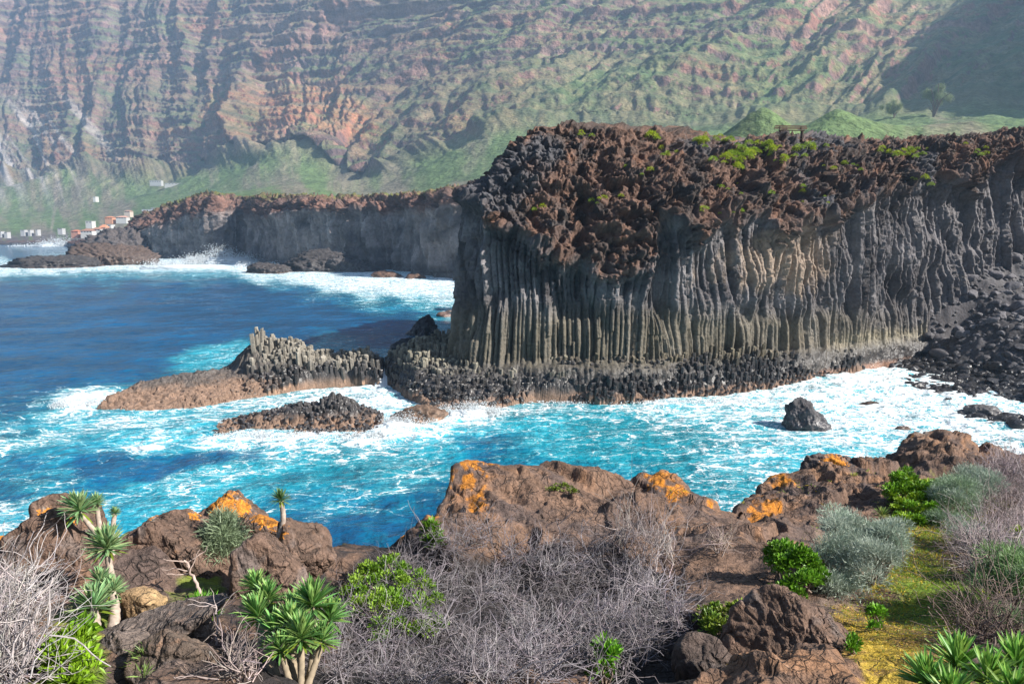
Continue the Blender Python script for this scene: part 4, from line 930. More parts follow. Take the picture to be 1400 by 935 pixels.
# ------------------------------------------------------------------ small builders
def boxv(cx, cy, cz, sx, sy, sz):
    v = np.array([[x, y, z] for x in (-.5, .5) for y in (-.5, .5) for z in (0, 1)])*[sx, sy, sz]+[cx, cy, cz]
    f = np.array([[0, 1, 3, 2], [4, 6, 7, 5], [0, 4, 5, 1], [2, 3, 7, 6], [0, 2, 6, 4], [1, 5, 7, 3]]); return v, f
def join(parts):
    V, F = [], []; b = 0
    for v, f in parts: V.append(v); F.append(f+b); b += len(v)
    return np.concatenate(V), np.concatenate(F)
def solid(name, V, F, mat, col, parent=None, smooth=False, wet=0.):
    c = np.tile([*col, wet], (len(V), 1)) if not isinstance(col, np.ndarray) else col
    return link(name, raw_mesh(name, V, F, mat, c, smooth=smooth), parent)
def plain_mat(name, rough=.7, var=.12):
    m, n, l = newmat(name); a = N(n, 'ShaderNodeAttribute', attribute_name='Col').outputs['Color']
    tc = N(n, 'ShaderNodeTexCoord').outputs['Object']; f = mapr(n, l, noisen(n, l, tc, 2.5, 5), .3, .7, 1-var, 1+var, False)
    cb = N(n, 'ShaderNodeCombineColor'); [l.new(f, cb.inputs[i]) for i in range(3)]
    b = N(n, 'ShaderNodeBsdfPrincipled'); l.new(mixc(n, l, 1., a, cb.outputs[0], 'MULTIPLY'), b.inputs['Base Color']); b.inputs['Roughness'].default_value = rough
    o = N(n, 'ShaderNodeOutputMaterial'); l.new(b.outputs[0], o.inputs[0]); return m
M_plas = plain_mat('rendered_wall'); M_tile = plain_mat('roof_tile', .8, .2); M_glass = plain_mat('window_glass', .15, .02); M_wood = plain_mat('old_wood', .85, .3)

# ------------------------------------------------------------------ village on the far coast
def house(u, v, wpx, hpx, Yd, roof, label=None, dep=10, wallc=(.62, .61, .58), nwin=3, hip=True, group='houses of the coastal village'):
    """house whose foot is seen at (u, v); real size follows from its distance"""
    p = at(u, v, Yd); k = Yd/FPX; W = wpx*k*.7; Hh = hpx*k*.68; zb = p[2]
    t = empty('house', (p[0], p[1], zb)); tag(t, label, 'house', group)
    hw = Hh*(.52 if roof else .95)
    V, F = boxv(0, 0, -6, W, dep, hw+6); solid('wall', V, F, M_plas, wallc, t)
    if roof:
        o_ = .6; a, b_ = W/2+o_, dep/2+o_; r = max(a-b_, a*.35) if hip else a; zt = Hh
        V = np.array([[-a, -b_, hw], [a, -b_, hw], [a, b_, hw], [-a, b_, hw], [-r, 0, zt], [r, 0, zt]])
        F4 = np.array([[0, 1, 5, 4], [2, 3, 4, 5]]); F3 = np.array([[1, 2, 5], [3, 0, 4]])
        link('roof', raw_mesh('roof', V+[0, 0, .01], [F4, F3, ], M_tile, np.tile([*roof, 0], (6, 1)), smooth=False), t)
    else:
        V, F = boxv(0, 0, hw, W+.5, dep+.5, Hh-hw+.15); solid('roof', V, F, M_plas, (.62, .60, .58), t)
    ww = min(1.6, W/nwin*.4)
    for i in range(nwin):
        V, F = boxv(-W/2+W*(i+.5)/nwin, -dep/2-.02, hw*.38, ww, .12, hw*.36); solid('window', V, F, M_glass, (.05, .06, .07), t)
    return t
OR = (.40, .20, .13)
house(105, 319, 13, 7, 955, (.50, .18, .10), 'small brick-red house at the seaward end of the village', wallc=(.55, .28, .2), nwin=2)
house(121, 319, 22, 9, 950, OR, 'long white house with an orange roof at the village front', nwin=4)
house(134, 316.5, 16, 8, 965, OR, 'white house with an orange roof beside the long white house')
house(143, 315.5, 12, 12, 985, (.66, .27, .14), 'tall orange-roofed house in the middle of the village', wallc=(.66, .42, .3), nwin=2)
house(152, 311, 8, 5, 1010, None, 'flat-roofed white cube house above the orange roofs', nwin=1)
house(124, 306, 12, 5, 1040, None, 'flat white house on the slope behind the village front', nwin=2)
house(151, 300, 14, 6, 1060, (.60, .24, .12), 'orange-roofed house with terracotta wall on the upper row', wallc=(.62, .32, .2))
house(168, 299.5, 20, 6, 1060, (.66, .36, .26), 'long pale pink-roofed house on the upper row', nwin=4)
house(176, 291, 11, 5, 1100, (.45, .27, .2), 'small brown-roofed house highest on the slope', wallc=(.6, .5, .42), nwin=2)
house(206, 293, 26, 9, 1020, None, 'large flat-roofed white hotel block rising behind the dark headland', nwin=6, wallc=(.74, .76, .8))
house(216, 288, 20, 5, 1060, None, 'white upper storey block behind the hotel', nwin=5, wallc=(.48, .48, .48))
house(131, 271, 5, 2.6, 1250, None, 'lone tiny white house on the green slope', nwin=1, group=None)
house(214, 250, 22, 4, 1480, None, 'long low white building on a terrace of the mountain apron', nwin=5, group=None, wallc=(.48, .48, .48))
house(240, 253, 38, 3, 1470, None, 'very long low greenhouse with a pale roof on the mountain apron', nwin=6, group=None, wallc=(.6, .58, .55))
for i, (u, v, w_) in enumerate([(2, 318, 6), (10, 319, 6), (33, 316, 8), (42, 316, 5), (52, 315.5, 4), (84, 314, 9)]):
    house(u, v, w_, 2.0, 960, None, wallc=(.5, .5, .5), label=['tiny white coastal hut at the far end of the shore', 'tiny white hut second from the far end of the shore', 'small white hut on the dark lava shore', 'white hut beside the small white hut on the lava shore', 'smallest white hut on the lava shore', 'grey hut on the lava shore nearest the village'][i], dep=7, nwin=1, group='huts along the lava shore')

# ------------------------------------------------------------------ bench on top of the promontory
def top_z(x, y):
    Q = NP['P']; m = NP['T'] > 3.4; d = (Q[..., 0]-x)**2+(Q[..., 1]-y)**2; d = np.where(m, d, 1e9); return float(Q[..., 2].ravel()[np.argmin(d)])
bx, by, _ = at(1081, 186, 99); bz = top_z(bx, by)
hb = .85; bz = max(bz, at(1081, 183, by)[2]-.1)
t = empty('bench', (bx, by, bz), .12); tag(t, 'weathered brown wooden bench on the crest of the lava promontory', 'bench')
W = 4.1
for s in (-1, 1): V, F = boxv(s*.18, 0, 0, 0.01, 0.01, 0.01)
V, F = boxv(0, -.22, hb-.62, W*.78, .42, .09); solid('seat', V, F, M_wood, (.085, .055, .035), t)
V, F = join([boxv(.05, .14, hb-.38, W, .07, .20), boxv(.05, .15, hb-.13, W*.96, .07, .17)]); solid('backrest', V, F, M_wood, (.10, .065, .04), t)
for s in (-1, 1):
    V, F = join([boxv(s*W*.33, -.2, -1.6, .13, .36, hb-.62+1.6), boxv(s*W*.33, .09, -1.6, .12, .09, hb+1.55)]); solid('leg', V, F, M_wood, (.06, .04, .028), t)

# ------------------------------------------------------------------ leaves, tubes, shrubs
def leaves(B, D, L, Wd, col, bend=.25, segs=3, fold=.2, roll=None, seed=0, prof=None):
    """vectorised blade-shaped leaves. B, D (n,3); L, Wd (n,); col (n,3)"""
    R_ = np.random.default_rng(seed); n = len(B); up = np.array([0, 0, 1.])
    D = D/(np.linalg.norm(D, axis=1)[:, None]+1e-9)
    S_ = np.cross(D, up+R_.normal(0, .15, (n, 3))); S_ /= np.linalg.norm(S_, axis=1)[:, None]+1e-9
    Nn_ = np.cross(S_, D)
    if roll is not None:
        c, s = np.cos(roll)[:, None], np.sin(roll)[:, None]; S_, Nn_ = S_*c+Nn_*s, Nn_*c-S_*s
    t = np.linspace(0, 1, segs+1); prof = prof or (lambda t: np.maximum(np.sin(np.pi*np.clip(t*.9+.08, 0, 1))**.7, .06)*(t < .999)+.04*(t >= .999))
    V = []
    for ti_ in t:
        C_ = B+D*(L*ti_)[:, None]-up*(bend*L*ti_**2)[:, None]; w_ = (Wd*prof(np.array(ti_)))[:, None]*.5
        V += [C_-S_*w_+Nn_*w_*fold, C_-Nn_*w_*fold, C_+S_*w_+Nn_*w_*fold]
    V = np.stack(V, 1); m = V.shape[1]
    f = []
    for k_ in range(segs):
        a = 3*k_; f += [[a, a+1, a+4, a+3], [a+1, a+2, a+5, a+4]]
    F = (np.array(f)[None]+(np.arange(n)*m)[:, None, None]).reshape(-1, 4)
    tt = np.repeat(t, 3)[None, :, None]
    C = col[:, None, :]*(1+.0*tt); C = np.broadcast_to(C, (n, m, 3)).reshape(-1, 3)
    return V.reshape(-1, 3), F, C
def tubes(paths, radii, sides=4, cols=None):
    V, F, C = [], [], []; b = 0; a = np.arange(sides)*2*math.pi/sides
    for i, (p, r) in enumerate(zip(paths, radii)):
        p = np.asarray(p); n = len(p); tg = np.gradient(p, axis=0); tg /= np.linalg.norm(tg, axis=1)[:, None]+1e-9
        ref = np.array([0, 0, 1.]) if abs(tg[0, 2]) < .9 else np.array([1., 0, 0])
        s = np.cross(tg, ref); s /= np.linalg.norm(s, axis=1)[:, None]+1e-9; q = np.cross(s, tg)
        r = np.broadcast_to(r, (n,))
        V.append((p[:, None]+(s[:, None]*np.cos(a)[None, :, None]+q[:, None]*np.sin(a)[None, :, None])*r[:, None, None]).reshape(-1, 3))
        j = np.arange(n-1)[:, None]*sides+np.arange(sides)[None]; k_ = np.arange(n-1)[:, None]*sides+(np.arange(sides)[None]+1) % sides
        F.append(b+np.stack([j, k_, k_+sides, j+sides], -1).reshape(-1, 4)); b += n*sides
        if cols is not None: C.append(np.tile(cols[i], (n*sides, 1)))
    return np.concatenate(V), np.concatenate(F), (np.concatenate(C) if cols is not None else None)
def branching(R_, base, n0, L, r0, up=.8, depth=2, wob=.25, kids=(2, 4), seg=5, spread=1.):
    """paths of a branching bush"""
    paths, rad = [], []
    def grow(p, d, L_, r, lv):
        pts = [p]; dd = d
        for _ in range(seg):
            dd = dd+R_.normal(0, wob, 3)+np.array([0, 0, .02]); dd /= np.linalg.norm(dd); p = p+dd*L_/seg; pts.append(p)
        paths.append(np.array(pts)); rad.append(np.linspace(r, r*.55, seg+1))
        if lv > 0:
            for _ in range(R_.integers(*kids)+0):
                k = R_.integers(1, seg+1); d2 = dd+R_.normal(0, .55*spread, 3); d2 /= np.linalg.norm(d2); grow(pts[k], d2, L_*R_.uniform(.45, .8), r*.6, lv-1)
    for i in range(n0):
        b = base[i % len(base)]; d = R_.normal(0, 1, 3)*spread; d[2] = abs(d[2])*.5+up; d /= np.linalg.norm(d); grow(np.array(b, float), d, L*R_.uniform(.6, 1.2), r0, depth)
    return paths, rad

# bright cushion shrubs and two distant trees
def cushion_mesh(seed, n=260, col=(.16, .24, .02)):
    R_ = np.random.default_rng(seed); d = R_.normal(size=(n, 3)); d[:, 2] = np.abs(d[:, 2]); d /= np.linalg.norm(d, axis=1)[:, None]
    B = d*np.array([.42, .42, .28])*R_.uniform(.7, 1.1, (n, 1)); C = np.array(col)*R_.uniform(.6, 1.35, (n, 1))
    return leaves(B, d+R_.normal(0, .5, (n, 3)), R_.uniform(.12, .26, n), np.full(n, .10), C, segs=1, roll=R_.uniform(-1.5, 1.5, n), seed=seed)
cush = []
for k in range(4):
    V, F, C = cushion_mesh(900+k, col=(.36, .44, .015) if k % 2 else (.25, .36, .02)); cush.append(raw_mesh('foliage', V, F, M_leaf, C))
def surf_point(u, v):
    Q = NP.setdefault('uv', project(NP['P'][..., 0], NP['P'][..., 1], NP['P'][..., 2]))
    d = (Q[0]-u)**2+(Q[1]-v)**2; d = np.where(NP['P'][..., 1] < 125, d, 1e9)
    near = d < 4.
    if near.any():                      # nearest sheet of the surface along that sight line
        yy = np.where(near, NP['P'][..., 1], 1e9); i = np.argmin(yy)
    else: i = np.argmin(d)
    return NP['P'].reshape(-1, 3)[i]
R_ = np.random.default_rng(77)
spots = []
for (u0, v0, du, dv, n, s) in [(1022, 207, 30, 10, 26, .8), (1010, 222, 22, 8, 12, .7), (1050, 198, 22, 6, 10, .7), (1075, 215, 30, 8, 12, .55), (1240, 208, 34, 8, 24, .6), (1112, 200, 14, 3, 5, .9), (955, 191, 14, 5, 7, .9), (895, 187, 10, 4, 4, .9), (920, 205, 30, 8, 6, .5), (870, 232, 20, 10, 3, .6), (845, 272, 30, 6, 5, .5), (800, 182, 14, 5, 4, .5), (985, 190, 20, 3, 8, .8), (1150, 223, 30, 6, 7, .5), (1262, 247, 14, 6, 5, .6), (1110, 262, 40, 12, 6, .5), (985, 282, 25, 6, 6, .5), (1330, 205, 40, 8, 6, .5), (750, 282, 16, 3, 2, .5), (990, 255, 30, 12, 5, .4)]:
    for _ in range(n): spots.append((u0+R_.normal(0, du*.6), v0+R_.normal(0, dv*.6), s*R_.uniform(.6, 1.5)))
for i, (u, v, s) in enumerate(spots):
    p = surf_point(u, v); o = link('cushion_shrub', cush[i % 4]); o.location = p+np.array([0, 0, -.05]); o.scale = (s*1.15, s*1.15, s*1.45); o.rotation_euler = (0, 0, R_.uniform(0, 6))
    if v >= 240: g_, l_ = 'on the clinker slope', 'small bright green cushion shrub on a ledge of the clinker slope'
    elif math.hypot(u-1081, (v-190)*2) < 26: g_, l_ = 'around the bench', 'yellow-green cushion shrub beside the wooden bench on the promontory'
    elif u > 1180: g_, l_ = 'in the patch past the bench', 'yellow-green cushion shrub in the flat patch past the bench'
    elif u > 985: g_, l_ = 'in the dense patch below the bench', 'yellow-green cushion shrub in the dense patch below the bench'
    else: g_, l_ = 'along the seaward crest', 'yellow-green cushion shrub near the seaward crest of the promontory'
    if v < 240 and u < 985: l_ = l_+(' above the overhang' if u < 860 else ' above the grey columns')
    tag(o, l_, 'shrub', 'cushion shrubs '+g_+(' above the overhang' if v < 240 and u < 860 else ''))
def far_tree(u, v, wpx, hpx, seed, label):
    q = project(P_m[..., 0], P_m[..., 1], P_m[..., 2]); d = (q[0]-u)**2+(q[1]-v)**2; yy = np.where(d < 9, P_m[..., 1], 1e9); i = np.argmin(yy) if (d < 9).any() else np.argmin(d)
    Yd = 760.; x_ = at(u, v, Yd)[0]; zt_ = at(u, v-hpx, Yd)[2]; p = np.array([x_, Yd, mountain_z(x_, Yd)]); hpx = max((zt_-p[2])/Yd*FPX, 18); k = p[1]/FPX; W = wpx*k/2; Hh = hpx*k; R_ = np.random.default_rng(seed)
    t = empty('tree', p); tag(t, label, 'tree')
    br, rd = branching(R_, [[0, 0, -.5]], 5, Hh*.62, Hh*.03, up=2.6, depth=1, wob=.1, spread=.35)
    V, F, _ = tubes(br, rd, 5); solid('trunk', V, F, M_twig, (.16, .12, .10), t, smooth=True)
    n = 8000; cl = R_.normal(0, 1, (16, 3))*[W*.55, W*.4, Hh*.13]+[0, 0, Hh*.74]; j = R_.integers(0, 16, n); B = cl[j]+R_.normal(0, W*.16, (n, 3))
    V, F, C = leaves(B, R_.normal(size=(n, 3)), np.full(n, W*.14), np.full(n, W*.1), np.array((.26, .31, .15))*R_.uniform(.6, 1.4, (n, 1)), segs=1, roll=R_.uniform(-3, 3, n)); solid('crown', V, F, M_leaf, C, t)
P_m = np.stack(MT, -1)
far_tree(1276, 160, 28, 42, 3, 'tall pale green tree standing against the shaded mountain flank')
far_tree(1222, 166, 20, 20, 4, 'lower round tree at the foot of the shaded mountain flank')
# ------------------------------------------------------------------ foreground headland
gc = [  # (u, v, depth) of bare ground
(-300,935,3.2),(-300,820,4.6),(0,935,3.3),(150,935,3.4),(280,930,3.5),(400,935,3.4),(0,850,4.4),(100,850,4.4),(200,860,4.4),(300,850,4.5),(60,790,5.3),(250,790,5.4),(350,790,5.6),
(450,860,4.6),(450,790,5.8),(430,775,6.2),(500,800,5.7),(520,760,6.6),(560,760,6.8),
(500,935,3.5),(620,935,3.5),(760,935,3.5),(900,935,3.5),(600,860,4.7),(720,860,4.8),(840,860,4.7),(920,880,4.4),(640,800,5.9),(740,790,6.2),(840,800,5.8),
(625,720,7.4),(660,690,8.0),(720,710,7.8),(800,730,7.4),(760,690,8.3),(860,700,8.1),(900,690,8.4),(880,760,6.8),(940,740,7.2),(960,780,6.2),(1000,750,7.0),
(1000,800,5.6),(960,850,4.9),(1040,790,5.9),(1040,850,4.9),(1000,905,4.1),(1090,860,4.7),(1090,920,3.9),(1160,935,3.6),(1130,880,4.4),(1085,800,5.7),(1050,758,6.7),
(1010,725,9.0),(1040,715,9.2),(1050,690,10.2),(1090,690,10.2),(1060,665,11.0),(1120,690,10.4),(1110,740,7.9),(1160,700,9.8),(1170,760,7.3),
(1200,690,10.4),(1210,660,11.8),(1250,650,12.4),(1260,615,13.4),(1300,625,13.4),(1240,700,10.0),(1300,690,10.6),(1280,740,8.4),(1350,700,10.4),(1360,650,12.7),(1400,650,12.8),(1400,700,10.5),(1390,760,7.9),
(1200,800,6.1),(1260,790,6.5),(1330,800,6.2),(1400,820,5.5),(1160,850,5.0),(1220,860,4.8),(1300,870,4.6),(1400,880,4.2),(1250,935,3.5),(1340,935,3.4),(1450,935,3.3),(1600,900,4.1),(1600,780,6.8),(1600,690,10.5),(1800,700,10),(1800,900,4)]
gpt = []
for (u, v, Yd) in gc:
    p = at(u, v, Yd)
    if 440 < u < 940 and v > 775: p[2] -= .22            # room for the dead shrub
    gpt.append(p)
gpt.append(np.array([0, .3, 14.35])); gpt.append(np.array([2.5, .5, 14.2])); gpt.append(np.array([-2.5, .5, 14.2])); gpt.append(np.array([0, -2, 14.5])); gpt.append(np.array([6, -1, 14.3])); gpt.append(np.array([-6, -1, 14.2]))
sil = np.array([(-600,760,6.4),(-100,750,6.3),(0,745,6.3),(60,738,6.4),(120,742,6.6),(200,748,6.8),(300,735,7.0),(380,742,7.0),(440,752,7.0),(470,742,7.1),(530,745,7.3),(560,722,7.6),(600,702,8.0),(612,672,8.4),(624,640,8.7),(660,633,9.0),(690,634,9.1),(720,641,9.2),(760,646,9.3),(800,650,9.3),(850,656,9.4),(868,667,9.4),(882,653,9.5),(905,647,9.5),(924,658,9.4),(940,678,9.3),(960,690,9.2),(985,702,9.1),(1000,708,9.2),(1010,696,9.8),(1022,680,10.4),(1040,676,11),(1052,656,11.4),(1070,650,11.5),(1085,655,11.6),(1105,656,11.8),(1120,665,12.1),(1150,668,12.5),(1190,660,12.8),(1213,642,13.2),(1232,614,13.8),(1247,597,14.2),(1268,592,14.4),(1288,598,14.4),(1310,611,14.5),(1336,620,14.6),(1343,612,14.8),(1362,607,14.8),(1382,620,14.8),(1400,628,14.8),(1450,620,15),(1600,610,15),(2100,600,15)], float)
silP = np.array([at(u, v, Yd) for u, v, Yd in sil])
for q in silP[1:-1:1]: gpt.append(q)
gpt = np.array(gpt); gz_f = tps(gpt[:, :2], gpt[:, 2], .004)
azs = silP[:, 0]/silP[:, 1]
uu = np.concatenate([np.linspace(-1.6, -.72, 60, endpoint=False), np.linspace(-.72, .72, 1500), np.linspace(.72, 1.9, 70)[1:]])
Ye = np.interp(uu, azs, silP[:, 1]); Zs = np.interp(uu, azs, silP[:, 2])
tn = np.linspace(0, 1, 1100); tb = np.linspace(0, 1, 130)[1:]
Yy = np.concatenate([1.2*(Ye[:, None]/1.2)**tn[None], Ye[:, None]+14*tb[None]**1.5], 1)
inn = np.minimum(Yy, Ye[:, None]); Z = gz_f(uu[:, None]*inn, inn)
zc = Zs[:, None]-gz_f((uu*Ye)[:, None], Ye[:, None])
Z = Z+zc*np.exp(-np.maximum(Ye[:, None]-Yy, 0)/.5)
over = np.maximum(Yy-Ye[:, None], 0); Z = Z-over*1.1-over**2*.35; Z = np.maximum(Z, -3)
# rows spread evenly along the slope, so steep faces get as much detail as flats
ds = np.hypot(np.diff(Yy, axis=1), np.diff(Z, axis=1))/np.minimum(Yy[:, 1:], Ye[:, None]+.2)*np.where(Yy[:, 1:] > Ye[:, None]+.3, .25, 1.)
cs = np.concatenate([np.zeros((len(uu), 1)), np.cumsum(ds, 1)], 1); cs /= cs[:, -1:]
NR = 780; tr = np.linspace(0, 1, NR)
Yr = np.stack([np.interp(tr, cs[i], Yy[i]) for i in range(len(uu))]); Z = np.stack([np.interp(tr, cs[i], Z[i]) for i in range(len(uu))]); Yy = Yr
Xg = uu[:, None]*Yy
P = np.stack([Xg, Yy, Z], -1)
# the land carries on behind and beside the viewer
Nn = gnormal(P); Nn *= np.sign(Nn[..., 2:3]+1e-9)
pu, pv = project(P[..., 0], P[..., 1], P[..., 2])
X, Y_, Z_ = P[..., 0], P[..., 1], P[..., 2]
zones = np.array([   # u v  green yellow soil
(1250,690,.7,.3,0),(1290,690,.9,.1,0),(1330,700,.7,.1,.3),(1230,720,.45,.4,.1),(1260,740,.5,.45,0),(1300,750,.4,.3,.3),(1290,725,.6,.3,0),(1250,765,.45,.4,.2),(1230,790,.6,.4,0),(1200,795,.4,.5,.2),(1270,800,.9,0,.1),(1240,820,.9,.1,.1),(1300,820,.7,0,.4),(1280,850,.8,0,.3),(1180,830,.3,.2,.5),(1220,850,.5,.3,.3),(1130,840,.1,.4,.5),(1160,860,.1,.8,.1),(1200,870,.1,.85,0),(1160,890,.1,.9,0),(1220,890,.05,.9,0),(1260,880,.2,.6,.2),(1200,920,0,.9,0),(1240,920,0,.85,.1),(1290,900,.2,.5,.4),(1340,880,.2,.1,.8),(1400,880,.2,0,.8),(1400,780,.2,0,.8),(1350,760,.2,0,.8),(1380,720,.2,0,.8),
(1150,800,0,0,.9),(1110,820,0,0,.6),(1140,770,0,0,.7),(1190,760,.1,0,.7),(1210,700,0,0,0),(1180,690,0,0,0),(1140,720,0,0,0),(1100,760,.1,0,.2),(1080,800,.0,0,.2),(1060,770,0,0,0),(1020,820,.1,0,.3),(1000,860,.2,0,.5),(1050,860,.1,0,.3),(960,840,.1,0,.5),(1100,880,0,0,0),(1100,920,0,0,0),(1150,930,0,0,0),
(1260,620,0,0,0),(1330,640,0,0,0),(1390,650,0,0,.3),(1200,660,0,0,0),(1100,680,0,0,0),(1040,700,0,0,0),(980,740,0,0,0),(900,700,0,0,0),(800,690,.1,0,0),(700,680,0,0,0),(640,680,0,0,0),(600,730,0,0,.2),
(550,800,.2,0,.8),(650,850,0,0,1),(750,850,0,0,1),(850,850,0,0,1),(550,900,0,0,1),(900,900,0,0,1),(480,800,.3,0,.6),(400,900,0,0,.6),(300,880,0,0,.6),(100,900,.6,0,.3),(60,930,.3,0,.5),(200,930,.1,0,.5),(100,780,0,0,0),(0,850,0,0,.6),(200,780,0,0,.1),(350,780,0,0,.2),(275,820,.6,0,.2)])
zf = shepard(zones[:, :2], zones[:, 2:5], pu, pv, 20.)
inz = (np.abs(pv-760) < 400)&(Yy <= Ye[:, None]+.2)
zf = zf*inz[..., None]
soft = np.clip(zf.sum(-1), 0, 1)
# rock relief: blocky folds, fissures, crust
F1, F2, D, R = worley(X/.9+.35*fbm(X, Y_, Z_, seed=701), Y_/.9, Z_/.7, seed=702)
F1b, F2b, Db, Rb = worley(X/.28+.3*fbm(X*2, Y_*2, Z_*2, seed=703), Y_/.28, Z_/.22, seed=704)
rg = fbm((X*.8+Z_*.5)/.55, (Y_)/1.1, Z_/.5, oct=6, seed=706, ridge=True, gain=.55)
lay = fbm(X/1.6+Y_/2.5, Z_/.10+Y_*1.6, X/3, oct=4, seed=708)
def tl(D, R): return D[0]*(R[..., 1]-.5)+D[1]*(R[..., 2]-.5)+D[2]*(R[..., 3]-.5)
d = ss(0, .16, F2-F1)*(.20*(R[..., 0]-.4)+.42*tl(D, R))-.03*np.exp(-(F2-F1)*14)+ss(0, .2, F2b-F1b)*(.035*(Rb[..., 0]-.4)+.14*tl(Db, Rb))+.13*rg+.05*fbm(X/.3, Y_/.3, Z_/.3, oct=5, seed=709, gain=.6)
far_amp = .8+.5*ss(7, 12, Yy)
fade = (1-.78*soft)*(1-.45*np.exp(-(((pu-1010)/110)**2+((pv-800)/90)**2)))
edge_f = 1-.45*np.exp(-((Yy-Ye[:, None])/.35)**2)
P2 = P+Nn*(d*far_amp*fade*edge_f+.02*soft*fbm(X/.12, Y_/.12, 1, oct=3, seed=710)+.06*soft*fbm(X/.6, Y_/.6, 1, oct=3, seed=711))[..., None]
Nn2 = gnormal(P2); Nn2 *= np.sign(Nn2[..., 2:3]+1e-9); nz = Nn2[..., 2]
n1 = fbm(X/.8, Y_/.8, Z_/.8, oct=5, seed=720); n2 = fbm(X/.16, Y_/.16, Z_/.16, oct=4, seed=722); n3 = fbm(X/2.2, Y_/2.2, Z_/2.2, oct=3, seed=724)
rk = cmix((.165, .100, .068), (.100, .070, .060), ss(-.25, .3, n1)); rk = cmix(rk, (.24, .125, .065), ss(.05, .45, n2*.6+n3*.7)*.75); rk = cmix(rk, (.07, .052, .046), ss(.2, .5, -n2+.2*n1)*.6)
rk = rk*(1+.25*n2)[..., None]
rim = np.exp(-np.maximum(Ye[:, None]-Yy, 0)/.55)
lw = np.interp(pu, [0, 80, 440, 520, 560, 600, 640, 700, 760, 860, 890, 910, 940, 975, 1000, 1060, 1110, 1150, 1230, 1262, 1290, 1330, 1350, 1375, 1400], [.7, .6, .1, .1, .55, .45, .5, .35, .0, .0, .6, .5, .1, .35, .1, .4, .1, .1, .3, .5, .2, .1, .6, .3, .1])
n4 = fbm(X/.07, Y_/.07, Z_/.07, oct=3, seed=726)
lich = ss(.38, .46, .50*rim*lw*2+.55*n1+.55*n2+.45*n4-.16)*(rim > .08)
for (u0, v0, r0) in [(590, 722, 12), (655, 690, 14), (640, 660, 10), (1050, 700, 14), (1035, 710, 12), (1070, 662, 10), (545, 728, 10), (920, 680, 12), (900, 660, 12)]:
    lich = np.maximum(lich, ss(.35, .6, (.8*np.exp(-((pu-u0)**2+(pv-v0)**2)/(2*r0*r0))+.6*n2+.3*n4))*inz)
rk = cmix(rk, (.30, .28, .25), ss(.42, .6, rim*lw-.6*n1+.5*n4)*.5); rk = cmix(rk, (.50, .185, .016), lich*.92*(.7+.5*ss(-.2, .2, n4)).clip(0, 1))
soilc = cmix((.10, .070, .055), (.17, .12, .095), ss(-.2, .3, n2)); shrub_shade = ss(1000, 960, pu)*ss(250, 300, pu); soilc = cmix(soilc, (.030, .025, .025), shrub_shade)  # soil beneath the dead twigs painted near-black, standing in for the tangle's inner shade

gr = cmix((.10, .16, .02), (.16, .19, .025), ss(-.2, .3, n2)); ye = cmix((.42, .29, .035), (.28, .17, .05), ss(-.15, .25, n2+.5*n1))
zn = zf*.88+(.45*n1+.45*n2)[..., None]*(zf > .02)
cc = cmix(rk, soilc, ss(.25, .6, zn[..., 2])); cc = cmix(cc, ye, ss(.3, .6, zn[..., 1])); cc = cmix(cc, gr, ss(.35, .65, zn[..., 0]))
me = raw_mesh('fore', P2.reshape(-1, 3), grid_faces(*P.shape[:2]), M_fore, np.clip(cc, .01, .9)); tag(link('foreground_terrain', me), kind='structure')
FG = P2; FU, FV = project(P2[..., 0], P2[..., 1], P2[..., 2]); FIN = Yy <= Ye[:, None]+.02
FUs, FVs, FPs = FU[::3, ::3].ravel(), FV[::3, ::3].ravel(), P2[::3, ::3].reshape(-1, 3); _k = FIN[::3, ::3].ravel(); FUs, FVs, FPs = FUs[_k], FVs[_k], FPs[_k]
def gpix(u, v, tol=6.):
    """ground point seen at (u, v)"""
    d = (FUs-u)**2+(FVs-v)**2; m = d < tol*tol
    if m.any(): i = np.argmin(np.where(m, FPs[:, 1]+d*.002, 1e9))
    else: i = np.argmin(d)
    return FPs[i]
